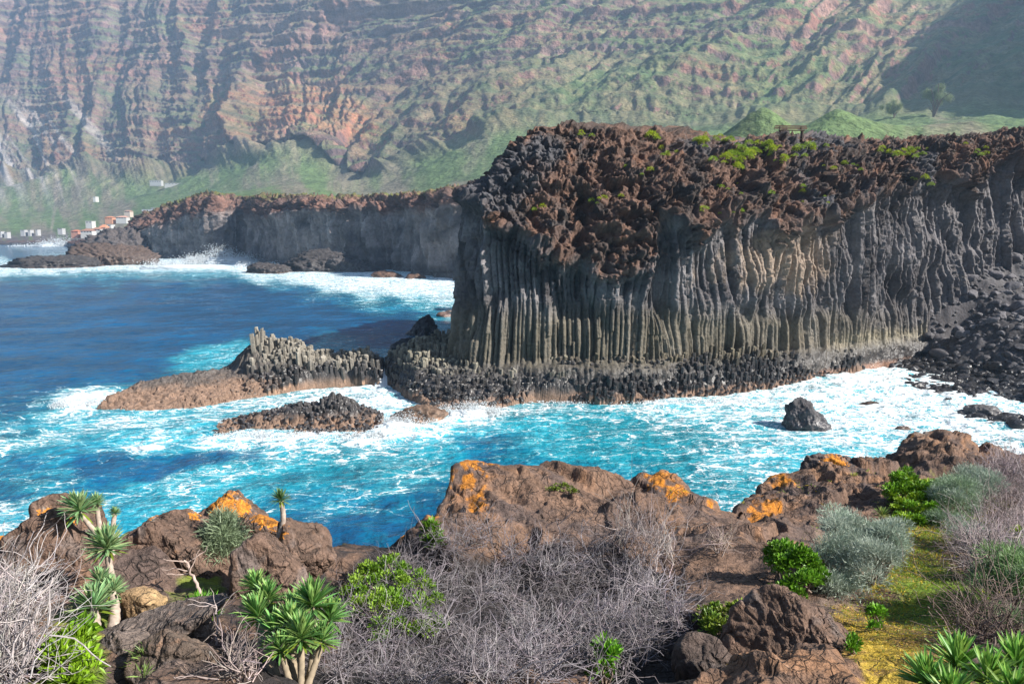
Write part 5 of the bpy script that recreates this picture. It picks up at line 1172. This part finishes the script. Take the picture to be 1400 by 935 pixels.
# ------------------------------------------------------------------ loose rocks of the foreground
def fg_rock(u, v, wpx, hpx, Yd, label, seed, dpx=None, planes=None, rot=(0, 0, 0), col=(.150, .094, .068), lichen=0., lcent=None, lrad=40, sub=7, rough=.07, rs=1.6, npl=9, name='rock', sharp=40., col2=None):
    c = at(u, v, Yd); k = Yd/FPX; sz = (wpx*k/2/.97, (dpx or .8*wpx)*k/2/.97, hpx*k/2/.97)
    Pk, F = rock_shape(sub, seed, npl, sz, sharp=sharp, rough=rough, rs=rs, rot=rot, planes=planes, cap=1.35)
    lx = Pk+c
    g = fbm(lx[:, 0]/.05, lx[:, 1]/.05, lx[:, 2]/.05, oct=4, seed=seed); nv = vnormals(Pk, F)
    sc = min(sz)
    fol = fbm((lx[:, 0]+.35*lx[:, 2])/(.07+.16*sc), lx[:, 1]/.3, (lx[:, 2]-.35*lx[:, 0])/(.5+.8*sc), oct=6, seed=seed+3, ridge=True, gain=.6)
    F1_, F2_, D_, R_ = worley(lx[:, 0]/(.3*sc+.1), lx[:, 1]/(.3*sc+.1), lx[:, 2]/(.25*sc+.1), seed=seed)
    crv = np.exp(-np.abs(fbm(lx[:, 0]/.35, lx[:, 1]/.35, (lx[:, 2])/.5, oct=3, seed=seed+9))*26)
    Pk = Pk+nv*(.085*sc*fol-.05*sc*crv+.006*g-.012*sc*np.exp(-(F2_-F1_)*14)+ss(0, .18, F2_-F1_)*(.06*sc*(R_[:, 0]-.4)+.24*sc*(D_[0]*(R_[:, 1]-.5)+D_[1]*(R_[:, 2]-.5)+D_[2]*(R_[:, 3]-.5))))[:, None]
    nv = vnormals(Pk, F); a = fbm(lx[:, 0]/.4, lx[:, 1]/.4, lx[:, 2]/.4, oct=5, seed=seed+7)
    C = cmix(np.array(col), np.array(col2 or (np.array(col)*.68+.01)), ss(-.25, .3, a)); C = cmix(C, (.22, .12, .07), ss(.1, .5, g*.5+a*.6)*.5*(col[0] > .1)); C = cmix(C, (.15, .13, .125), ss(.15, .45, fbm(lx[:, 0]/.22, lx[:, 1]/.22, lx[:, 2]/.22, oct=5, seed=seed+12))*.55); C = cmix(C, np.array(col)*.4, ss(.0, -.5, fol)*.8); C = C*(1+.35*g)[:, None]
    if lichen > 0:
        pu_, pv_ = project(*(Pk+c).T)
        w_ = np.zeros(len(Pk))
        for (lu, lv, lr) in lcent: w_ = np.maximum(w_, np.exp(-((pu_-lu)**2+(pv_-lv)**2)/(2*lr*lr)))
        g2_ = fbm(lx[:, 0]/.02, lx[:, 1]/.02, lx[:, 2]/.02, oct=3, seed=seed+2); m_ = ss(.52, .62, w_*lichen*.85+.35*a+.5*g+.45*g2_); C = cmix(C, (.33, .31, .27), ss(.5, .65, w_*lichen*.7-.35*a+.6*g2_)*.6); C = cmix(C, np.array((.50, .185, .016))*(1+.9*g2_[:, None]).clip(.5, 1.5), m_*.95)
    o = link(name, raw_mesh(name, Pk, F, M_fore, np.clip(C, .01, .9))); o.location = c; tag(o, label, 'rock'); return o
dk = (.155, .120, .102)
fg_rock(80, 738, 100, 88, 6.1, 'brown rock with orange lichen cap at the cliff edge behind the three-headed rosette plant', 51, planes=[(.6, -.5, .6, .6)], lichen=1.5, lcent=[(66, 712, 14), (45, 728, 11), (92, 716, 8)])
fg_rock(20, 765, 110, 70, 5.9, 'low brown rock with orange lichen above the dead bush at the picture edge', 52, lichen=1.5, lcent=[(12, 742, 14), (40, 742, 9)])
fg_rock(105, 815, 175, 180, 5.2, 'large sloping brown rock face behind the rosette plants and the pale dead bush', 53, planes=[(.2, -.9, .5, .55)], dpx=110)
fg_rock(222, 768, 165, 165, 5.5, 'tall smooth brown rock between the rosette plants and the leaning slab', 54, planes=[(.12, -1, .25, .5), (.52, .0, .85, .52), (-1, -.1, .12, .85)], dpx=100, rough=.07, lichen=1.2, lcent=[(168, 699, 10), (184, 700, 8), (206, 703, 7)], npl=7)
fg_rock(308, 712, 95, 66, 6.8, 'pointed rock crowned with bright orange lichen at the cliff edge', 55, planes=[(.6, -.2, .7, .6), (-.6, -.2, .7, .6)], lichen=1.15, lcent=[(310, 690, 16), (330, 693, 11), (296, 692, 9)])
fg_rock(266, 722, 50, 44, 6.6, 'small rock with an orange edge between the smooth brown rock and the lichen-crowned rock', 64, lichen=.9, lcent=[(264, 706, 10)], sub=6)
fg_rock(362, 805, 118, 195, 5.0, 'upright furrowed slab with a dark side and flat top, leaning at the cliff edge', 56, planes=[(-1, -.25, .05, .68), (.35, -.9, .35, .6), (.25, .1, 1, .84), (1, 0, .55, .7)], rot=(0, .0, 0), dpx=105, rough=.06, npl=3)
fg_rock(415, 758, 80, 88, 5.7, 'broken brown rock behind the leaning slab, under the slim rosette plant', 57, planes=[(.7, -.3, .6, .62)], lichen=.8, lcent=[(386, 722, 9), (378, 735, 9), (362, 712, 12), (350, 707, 10)])
fg_rock(363, 718, 50, 26, 6.0, 'flat orange lichen patched stone beside the slim rosette plant', 65, lichen=1.2, lcent=[(357, 706, 12), (372, 712, 9)], sub=6)
fg_rock(190, 836, 56, 48, 4.45, 'pale yellow-tan block beside the middle rosette plant', 58, col=(.36, .24, .12), col2=(.28, .18, .10), sub=6)
fg_rock(226, 857, 150, 56, 4.15, 'flat grey-brown slab tilted over two rounded rocks', 59, planes=[(-.1, -.1, 1, .55)], rot=(.1, -.22, .1), col=dk, dpx=90)
fg_rock(176, 900, 112, 84, 3.85, 'rounded grey rock under the flat slab beside the thick stem', 60, col=dk, dpx=80)
fg_rock(240, 908, 115, 88, 3.65, 'brown rounded rock at the lower edge with a grass tuft against it', 61, col=(.14, .10, .075), dpx=80)
fg_rock(262, 880, 60, 60, 4.2, 'small dark wedge rock under the end of the flat slab', 66, col=dk, sub=6)
fg_rock(1105, 893, 175, 150, 4.2, 'big reddish brown boulder face in front of the yellow moss patch', 62, planes=[(.7, -.2, .7, .55), (-.5, -.6, .5, .6)], dpx=120, npl=8)
fg_rock(1155, 645, 84, 46, 11.95, 'grey leaning rock with a bright orange face above the surf', 63, planes=[(-.5, -1, .3, .55), (.5, -.2, .9, .5)], lichen=1.6, lcent=[(1138, 642, 14)], rough=.05, col=(.13, .10, .09))
fg_rock(1192, 652, 34, 20, 12.9, 'low grey rock beside the orange-faced rock', 67, col=(.13, .10, .09), sub=6)
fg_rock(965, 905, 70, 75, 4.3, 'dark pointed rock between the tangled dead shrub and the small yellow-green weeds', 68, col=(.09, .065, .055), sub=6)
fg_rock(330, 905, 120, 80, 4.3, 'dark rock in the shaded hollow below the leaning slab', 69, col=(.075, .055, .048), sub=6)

# ------------------------------------------------------------------ rosette succulents
def rosette(R_, c, r, n=62, axis=(0, 0, 1), col=(.19, .32, .14), wid=.125, tall=1.):
    ax = np.array(axis, float); ax /= np.linalg.norm(ax); i = np.arange(n)/n; th = np.arange(n)*2.39996+R_.normal(0, .1, n)
    el = np.radians(82-88*i**1.1)+R_.normal(0, .09, n)
    d = np.stack([np.cos(th)*np.cos(el), np.sin(th)*np.cos(el), np.sin(el)*tall], -1)
    ref = mathutils.Vector((0, 0, 1)).rotation_difference(mathutils.Vector(ax)); M = np.array(ref.to_matrix()); d = d@M.T; d += R_.normal(0, .09, d.shape)
    L = r*(.62+.5*np.sin(np.pi*(.25+.6*i)))*R_.uniform(.85, 1.15, n)
    B = np.array(c)+d*r*.06-ax*(i*r*.28)[:, None]
    C = np.array(col)*R_.uniform(.75, 1.3, (n, 1)); C = C*(1+(1-i)[:, None]*.25); C[:, 0] *= R_.uniform(.8, 1.35, n)
    old = (i > .86)&(R_.random(n) < .4); C[old] = np.array((.20, .27, .03))
    return leaves(B, d, L, np.full(n, r*wid)*R_.uniform(.85, 1.2, n), C, bend=.12, segs=4, fold=.28, seed=int(r*1e4) % 999)
def succulent(name, label, heads, base, Yd, rs=.018, seed=0, col=(.20, .33, .15), group=None, n=62, stem_col=(.36, .29, .24)):
    """heads: (u, v, radius px[, depth offset]); base (u, v, depth): foot of the stems"""
    R_ = np.random.default_rng(seed); b = at(*base[:3]); t = empty(name, b); tag(t, label, 'succulent', group)
    for h in heads:
        Yh = Yd+(h[3] if len(h) > 3 else 0); c = at(h[0], h[1], Yh)-b; r = 1.08*h[2]*Yh/FPX; n_ = int(n*1.7)
        k = np.linspace(0, 1, 9)[:, None]; st = np.array([R_.normal(0, .015), R_.normal(0, .015), 0])
        top = c-np.array([0, 0, r*.25]); path = st+(top-st)*k+np.array([1, 0, 0])*(np.sin(k*np.pi)*R_.normal(0, .05)*np.linalg.norm(c))
        kk = np.linspace(0, 1, 26); path = np.stack([np.interp(kk, k[:, 0], path[:, a]) for a in range(3)], -1)
        V, F, _ = tubes([path], [rs*(1.25-.35*kk)*(1+.09*np.sin(kk*60))], 9); solid('stem', V, F, M_twig, stem_col, t, smooth=True)
        ax = (c-st)/np.linalg.norm(c-st)*.5+np.array([0, -.25, 1.]); V, F, C = rosette(R_, c, r, n_, ax, col); solid('leaf_rosette', V, F, M_leaf, C, t, smooth=True)
    return t
succulent('rosette_succulent', 'grey-green rosette plant with three heads on pale stems at the cliff edge against the water', [(108, 694, 27), (132, 686, 14, .1), (157, 700, 9, .2)], (150, 760, 5.3), 5.2, .017, 1)
succulent('rosette_succulent', 'single green rosette on a thick ringed stem below the three-headed plant', [(146, 745, 31)], (160, 815, 4.75), 4.75, .021, 2, n=70)
succulent('rosette_succulent', 'cluster of three crowded rosettes on a stout pale trunk beside the tan block', [(128, 826, 33), (137, 793, 20, .2), (154, 806, 21, .15)], (127, 915, 4.05), 4.3, .030, 3, n=70)
succulent('rosette_succulent', 'slim single rosette on a straight ringed stem on top of the leaning slab', [(384, 681, 15)], (382, 738, 5.6), 5.6, .019, 4, n=44, col=(.11, .21, .08))
succulent('rosette_succulent', 'large bushy clump of green rosettes on speckled stems in front of the leaning slab', [(352, 838, 32, .2), (378, 862, 32, 0), (428, 822, 36, .15), (412, 868, 34, -.15), (350, 800, 24, .4), (452, 842, 28, .2), (405, 832, 28, .3), (384, 886, 26, -.2), (440, 872, 26, -.1), (366, 816, 26, .3), (398, 850, 30, 0)], (408, 975, 3.4), 3.7, .015, 5, n=60, col=(.15, .29, .08), stem_col=(.25, .20, .14))
succulent('rosette_succulent', 'tips of a green rosette at the lower edge beside the brown rounded rock', [(222, 940, 20)], (222, 970, 3.3), 3.4, .02, 6, n=50)
succulent('rosette_succulent', 'big glossy green clump of long-leaved rosettes in the lower corner', [(1268, 930, 42, 0), (1310, 905, 44, .15), (1352, 925, 44, -.1), (1392, 905, 42, .1), (1300, 950, 44, -.2), (1385, 948, 44, -.25)], (1335, 1010, 2.6), 2.75, .02, 7, n=54, col=(.15, .30, .055))
succulent('rosette_succulent', 'small yellow-green rosette on the bare rock below the orange-faced rock', [(1168, 656, 11)], (1168, 664, 11.2), 11.2, .02, 8, n=34, col=(.24, .30, .06))
succulent('rosette_succulent', 'pale rosette pair above the big grey-green bush', [(1206, 703, 12), (1222, 716, 12, -.3)], (1212, 728, 8.9), 9.0, .02, 9, n=34, col=(.19, .27, .07))
succulent('rosette_succulent', 'cream-leaved little rosette in the yellow moss above the big grey-green bush', [(1226, 734, 9)], (1226, 742, 8.4), 8.4, .02, 10, n=26, col=(.42, .38, .18))

# ------------------------------------------------------------------ dead shrubs: a tangle of bare pale twigs
def scatter(poly, n, R_):
    q = np.array(poly); out = []
    while len(out) < n:
        u = R_.uniform(q[:, 0].min(), q[:, 0].max(), 200); v = R_.uniform(q[:, 1].min(), q[:, 1].max(), 200)
        k = inpoly([tuple(a) for a in q], u, v); out += list(zip(u[k], v[k]))
    return out[:n]
def tangle(name, label, poly, n, h, seed, col=(.42, .36, .35), r=.0028, L=.30, group=None, dark=.35, depth=1, lean=(0, 0), kids=(1, 3), cat='shrub', spread=1., up=.7, Yadd=0.):
    """twig bush rooted over the ground patch seen inside poly; h = crown height (m)"""
    R_ = np.random.default_rng(seed); base = []
    for (u, v) in scatter(poly, n, R_): base.append(gpix(u, v)+[0, Yadd, 0])
    ncl = max(4, n//45); cen = np.array(base)[R_.integers(0, n, ncl)]; chh = R_.uniform(.35, 1.35, ncl); cbr = R_.uniform(.6, 1.25, ncl)
    base = np.array(base); c0 = base.mean(0); ex = np.abs(base[:, :2]-c0[:2]).max(0)+.01
    paths, rad, cols = [], [], []
    for b in base:
        e = 1-np.clip((((b[:2]-c0[:2])/ex)**2).sum(), 0, 1); top = h*(.25+.75*math.sqrt(e)); z0 = R_.random()**.7*top
        ci = np.argmin(((cen[:, :2]-b[:2])**2).sum(1)); p = cen[ci]*.35+b*.65; p = p+[0, 0, z0*.8*chh[ci]]
        pp, rr = branching(R_, [p], 1, L*R_.uniform(.5, 1.3), r*R_.uniform(.7, 1.5), up=up*R_.uniform(-.1, 1.3), depth=depth, wob=.24, kids=kids, seg=4, spread=spread)
        for q in pp: q += np.outer(np.linspace(0, 1, len(q))**1.2, [lean[0], lean[1], 0])*L
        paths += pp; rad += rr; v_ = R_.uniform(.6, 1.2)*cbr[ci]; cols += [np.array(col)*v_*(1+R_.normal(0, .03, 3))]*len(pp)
    for _ in range(max(6, n//38)):          # main stems from the ground up
        b = base[R_.integers(len(base))]; pp, rr = branching(R_, [b], 1, h*1.25, r*2.8, up=.9, depth=1, wob=.2, kids=(2, 4), seg=6)
        paths += pp; rad += rr; cols += [np.array(col)*.8]*len(pp)
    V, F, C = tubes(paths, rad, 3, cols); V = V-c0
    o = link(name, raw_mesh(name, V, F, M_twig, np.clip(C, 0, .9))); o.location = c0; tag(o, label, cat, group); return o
tangle('dead_shrub', 'huge tangle of bare grey twigs in front of the brown crag', [(500, 800), (560, 745), (640, 735), (720, 745), (800, 745), (880, 765), (930, 800), (950, 860), (930, 910), (860, 940), (700, 960), (520, 960), (440, 935), (430, 880), (460, 840)], 3900, .26, 1, col=(.28, .25, .265), L=.19, up=.15, kids=(1, 3), r=.0020)
tangle('dead_shrub', 'upright spray of pale dead twigs on the shoulder of the brown crag', [(840, 740), (880, 720), (920, 740), (930, 790), (880, 800), (850, 780)], 130, .30, 2, col=(.42, .36, .35), L=.36, up=1.1, spread=.6, r=.0024)
tangle('dead_shrub', 'pale grey dead bush at the picture edge beside the rosette plants', [(-60, 800), (0, 790), (50, 800), (75, 840), (70, 900), (60, 960), (-80, 960)], 620, .28, 3, col=(.45, .40, .39), L=.26, up=.4)
tangle('dead_shrub', 'small heap of dead twigs in the dark hollow below the leaning slab', [(290, 885), (310, 870), (345, 890), (350, 930), (300, 935)], 120, .10, 4, col=(.36, .29, .27), L=.16)
tangle('dead_shrub', 'grey leafless bush on the slope behind the feathery green bush', [(1300, 760), (1330, 740), (1380, 745), (1410, 770), (1400, 800), (1330, 800)], 750, .32, 5, col=(.36, .30, .30), L=.30, up=.4)
tangle('dead_shrub', 'brownish grey dead brush below the dark crest at the picture edge', [(1330, 690), (1370, 675), (1430, 670), (1440, 710), (1390, 730), (1340, 720)], 600, .3, 6, col=(.33, .27, .27), L=.34, r=.003, up=.4)
tangle('dead_shrub', 'mauve leafless brush on top of the slope beside the silver-green bushes', [(1330, 650), (1380, 640), (1430, 650), (1430, 675), (1360, 680), (1320, 670)], 500, .35, 7, col=(.33, .27, .28), L=.38, r=.004, up=.4)
tangle('dead_shrub', 'thin dead twigs standing on bare rock above the deep green weeds', [(970, 740), (990, 735), (1000, 755), (980, 760)], 40, .12, 8, col=(.40, .32, .28), L=.22)
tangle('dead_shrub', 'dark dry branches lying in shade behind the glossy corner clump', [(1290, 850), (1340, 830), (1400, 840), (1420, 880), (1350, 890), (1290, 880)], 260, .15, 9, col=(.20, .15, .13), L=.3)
tangle('dead_shrub', 'grey dead brush on bare rock farther along the headland, past the mauve brush', [(1480, 760), (1560, 740), (1620, 780), (1560, 830), (1490, 820)], 420, .3, 10, col=(.36, .30, .30), L=.30, up=.4)
# lone dead stems
def stick(label, pts, r, seed, col=(.38, .29, .25)):
    p = np.array([at(*q) for q in pts]); b = p[0]; R_ = np.random.default_rng(seed); k = np.linspace(0, 1, len(p)); kk = np.linspace(0, 1, 14)
    path = np.stack([np.interp(kk, k, p[:, a]) for a in range(3)], -1)-b; path[1:] += R_.normal(0, .004, (13, 3))
    pa, ra = [path], [np.linspace(r, r*.6, 14)]
    for _ in range(7):
        d = R_.normal(0, 1, 3); d[2] = abs(d[2]); q = path[R_.integers(8, 14)]; pa.append(q+np.outer(np.linspace(0, .16, 6), d/np.linalg.norm(d))+R_.normal(0, .004, (6, 3))); ra.append(np.linspace(r*.35, r*.15, 6))
    V, F, _ = tubes(pa, ra, 6); o = solid('dead_branch', V, F, M_twig, col, None, smooth=True); o.location = b; tag(o, label, 'dead branch')
stick('bare pinkish dead stem leaning in front of the tall smooth rock', [(279, 825, 4.8), (268, 795, 4.85), (252, 766, 4.9)], .014, 1)
stick('short pale twig standing in front of the flat grey-brown slab', [(296, 880, 4.0), (298, 850, 4.0), (294, 825, 4.0)], .006, 2, (.5, .42, .40))

# ------------------------------------------------------------------ leafy and feathery bushes
def bush(name, label, poly, h, n, seed, col, col2=None, leaf=(.03, .016), n_cl=40, cl=.09, needle=False, group=None, stems=24, tipcol=None, mat=None, up=.5):
    R_ = np.random.default_rng(seed); base = np.array([gpix(u, v) for (u, v) in scatter(poly, n_cl, R_)]); c0 = base.mean(0); ex = np.abs(base[:, :2]-c0[:2]).max(0)+.01
    e = 1-np.clip((((base[:, :2]-c0[:2])/ex)**2).sum(1), 0, 1); cz = base.copy(); cz[:, 2] += h*(.15+.75*np.sqrt(e))*R_.uniform(.55, 1.1, len(base))
    t = empty(name, c0); tag(t, label, 'shrub', group)
    pa = [np.stack([np.linspace(c0[a]*.4+base[i, a]*.6 if a < 2 else base[i, 2]-.03, cz[i, a], 6) for a in range(3)], -1)+R_.normal(0, .008, (6, 3))-c0 for i in range(min(stems, n_cl))]
    V, F, _ = tubes(pa, [np.linspace(.007, .003, 6)*(1+h)]*len(pa), 4); solid('stems', V, F, M_twig, (.20, .15, .12), t)
    j = R_.integers(0, n_cl, n); d = R_.normal(size=(n, 3)); d /= np.linalg.norm(d, axis=1)[:, None]; rr = cl*R_.random(n)**.45*R_.uniform(.6, 1.3, n_cl)[j]
    d[:, 2] = np.where(d[:, 2] < -.3, -d[:, 2], d[:, 2])
    B = cz[j]+d*rr[:, None]*[1, 1, .8]-c0; cj = R_.uniform(.7, 1.25, n_cl)[j]
    C = np.array(col)*(cj*R_.uniform(.7, 1.3, n))[:, None]
    if col2 is not None: m = R_.random(n_cl)[j] < .35; C[m] = (np.array(col2)*R_.uniform(.7, 1.3, (n, 1)))[m]
    if tipcol is not None: m = R_.random(n) < .12; C[m] = tipcol
    D = d+np.array([0, 0, up])+R_.normal(0, .45 if not needle else .6, (n, 3))
    V, F, C = leaves(B, D, leaf[0]*R_.uniform(.6, 1.4, n), leaf[1]*R_.uniform(.7, 1.3, n), C, bend=.15, segs=2, fold=.15, roll=R_.uniform(-1.2, 1.2, n), seed=seed)
    solid('foliage', V, F, mat or M_leaf, C, t); return t
SG = (.29, .36, .28); BG = (.12, .26, .02)
bush('leafy_bush', 'bright green broad-leaved bush with a yellow top beside the silver-green bush', [(1212, 692), (1225, 670), (1270, 664), (1288, 678), (1290, 712), (1235, 716)], .34, 14000, 21, (.13, .27, .015), (.24, .36, .02), (.040, .024), 110, .085)
bush('feathery_bush', 'rounded silver-green feathery bush touching the bright green bush', [(1270, 712), (1285, 690), (1320, 690), (1330, 712), (1300, 722)], .5, 17000, 22, SG, (.17, .25, .14), (.055, .005), 50, .15, True)
bush('feathery_bush', 'wider silver-green feathery bush below the crest next to the mauve brush', [(1300, 690), (1320, 672), (1350, 672), (1365, 695), (1330, 705)], .5, 15000, 23, SG, (.22, .28, .22), (.055, .005), 50, .15, True)
bush('feathery_bush', 'largest silver-grey bush with bare dark lower branches in the middle of the slope', [(1110, 770), (1140, 755), (1190, 755), (1235, 775), (1240, 800), (1190, 815), (1130, 810)], .50, 34000, 24, SG, (.33, .38, .31), (.042, .0045), 90, .12, True, stems=70)
bush('leafy_bush', 'deep green weeds with small leaves in front of the largest silver-grey bush', [(1045, 790), (1060, 775), (1100, 785), (1130, 805), (1120, 820), (1070, 812)], .30, 4200, 25, BG, (.13, .28, .02), (.036, .02), 50, .06, up=.8)
bush('leafy_bush', 'sparse yellow-green weeds in the hollow beside the big reddish boulder', [(950, 855), (980, 840), (1010, 850), (1055, 845), (1055, 865), (1000, 900), (965, 885)], .12, 3000, 26, (.20, .27, .03), (.13, .22, .03), (.03, .014), 40, .05)
bush('feathery_bush', 'fresh green feathery bush over dark shade at the picture edge', [(1340, 850), (1360, 820), (1420, 815), (1440, 850), (1400, 865)], .42, 12000, 27, (.14, .24, .08), (.19, .27, .14), (.06, .005), 56, .12, True)
bush('feathery_bush', 'pale feathery bush behind the grey leafless bush on the slope', [(1300, 745), (1320, 735), (1345, 745), (1330, 760)], .28, 4500, 28, SG, None, (.06, .005), 26, .1, True)
bush('feathery_bush', 'silvery needle-leaved bush hanging between the lichen-crowned rock and the leaning slab', [(280, 765), (300, 755), (322, 755), (325, 770), (300, 778)], .30, 4600, 29, (.26, .33, .20), None, (.07, .006), 26, .10, True)
bush('leafy_bush', 'green weeds growing up through the edge of the huge twig tangle', [(465, 850), (490, 790), (560, 780), (605, 815), (600, 870), (520, 885)], .27, 7000, 30, (.14, .27, .02), (.20, .32, .03), (.026, .014), 80, .06, up=.7)
bush('leafy_bush', 'single leafy sprig rising at the top edge of the huge twig tangle', [(580, 740), (592, 735), (600, 748), (588, 752)], .22, 420, 31, (.13, .26, .02), None, (.05, .02), 10, .06, up=.8)
bush('leafy_bush', 'little green weed at the lower edge of the huge twig tangle', [(815, 930), (835, 925), (845, 940), (820, 945)], .26, 420, 32, (.12, .28, .02), None, (.05, .024), 9, .05, up=.6)
bush('leafy_bush', 'bright lime green low bush under the sloping rock beside the stout trunk', [(70, 925), (85, 905), (115, 900), (125, 930), (100, 945)], .16, 2300, 33, (.18, .31, .015), None, (.04, .016), 34, .06)
bush('leafy_bush', 'few rounded lime leaves sprouting above the lime green low bush', [(100, 885), (112, 878), (120, 888), (108, 895)], .16, 60, 34, (.16, .32, .02), None, (.06, .045), 8, .04)
bush('grass_tuft', 'narrow green grass tuft between the tall smooth rock and the leaning slab', [(255, 840), (270, 828), (290, 828), (295, 842)], .08, 600, 35, (.10, .27, .015), None, (.07, .006), 16, .035, up=1.)
bush('grass_tuft', 'thin grass tuft wedged between the two rounded rocks', [(180, 920), (190, 910), (205, 905), (200, 925)], .08, 160, 36, (.16, .24, .06), None, (.06, .006), 8, .03, up=.8)
bush('leafy_bush', 'small upright weed on the bare patch below the largest silver-grey bush', [(1185, 852), (1195, 845), (1205, 852), (1195, 862)], .12, 420, 37, (.13, .29, .02), None, (.03, .014), 9, .035, up=.8)
bush('leafy_bush', 'tiny green weed in the yellow moss near the big reddish boulder', [(1158, 892), (1168, 885), (1175, 895)], .10, 240, 38, (.13, .29, .02), None, (.03, .014), 6, .03, up=.8)
bush('leafy_bush', 'yellow-green weed on the edge of the picture above the fresh green feathery bush', [(1380, 745), (1395, 735), (1410, 745), (1400, 755)], .22, 900, 39, (.24, .32, .03), None, (.045, .02), 12, .07)
bush('leafy_bush', 'low patch of green herbs on the lichened top of the brown crag', [(740, 668), (770, 662), (800, 664), (790, 675)], .03, 700, 40, (.16, .22, .03), None, (.02, .012), 40, .03)

# ground cover: moss-like herbs over the slope, far too many to count
R_ = np.random.default_rng(99); idx = np.argwhere(FIN & (pu > 900) & (pu < 1480) & (pv > 660) & (pv < 960))
wgt = np.clip(zf[idx[:, 0], idx[:, 1], 0]+zf[idx[:, 0], idx[:, 1], 1]-.3+.8*n1[idx[:, 0], idx[:, 1]]+.4*n2[idx[:, 0], idx[:, 1]], 0, 1); wgt = wgt*(P2[idx[:, 0], idx[:, 1], 1])**2
pick = idx[R_.choice(len(idx), 52000, p=wgt/wgt.sum())]
B = P2[pick[:, 0], pick[:, 1]]+R_.normal(0, .008, (len(pick), 3)); gw = zf[pick[:, 0], pick[:, 1], 0]; yw = zf[pick[:, 0], pick[:, 1], 1]; n = len(B)
isg = R_.random(n) < (gw+.10)/(gw+yw+.15)
C = np.where(isg[:, None], np.array((.19, .30, .02)), np.array((.55, .38, .03)))*R_.uniform(.5, 1.4, (n, 1)); far_s = B[:, 1]/6
D = R_.normal(size=(n, 3)); D[:, 2] = np.abs(D[:, 2])*.7+.15
V, F, C = leaves(B, D, .028*far_s*R_.uniform(.6, 1.4, n), .013*far_s*R_.uniform(.7, 1.3, n), C, segs=1, roll=R_.uniform(-1, 1, n))
tag(solid('ground_cover', V, F, M_leaf, C), kind='stuff')

# ------------------------------------------------------------------ sea air
V = np.array([[x, y, z] for x in (-3900, 2650) for y in (-60, 3900) for z in (-7, 1260)], float)
F = np.array([[0, 1, 3, 2], [4, 6, 7, 5], [0, 4, 5, 1], [2, 3, 7, 6], [0, 2, 6, 4], [1, 5, 7, 3]])
m, n_, l_ = newmat('haze'); vo = N(n_, 'ShaderNodeVolumePrincipled'); vo.inputs['Color'].default_value = (.50, .72, 1, 1); vo.inputs['Density'].default_value = .00016; vo.inputs['Anisotropy'].default_value = .2
o_ = N(n_, 'ShaderNodeOutputMaterial'); l_.new(vo.outputs[0], o_.inputs['Volume'])
hz = link('haze', raw_mesh('haze', V, F, m, None, smooth=False)); hz['kind'] = 'stuff'
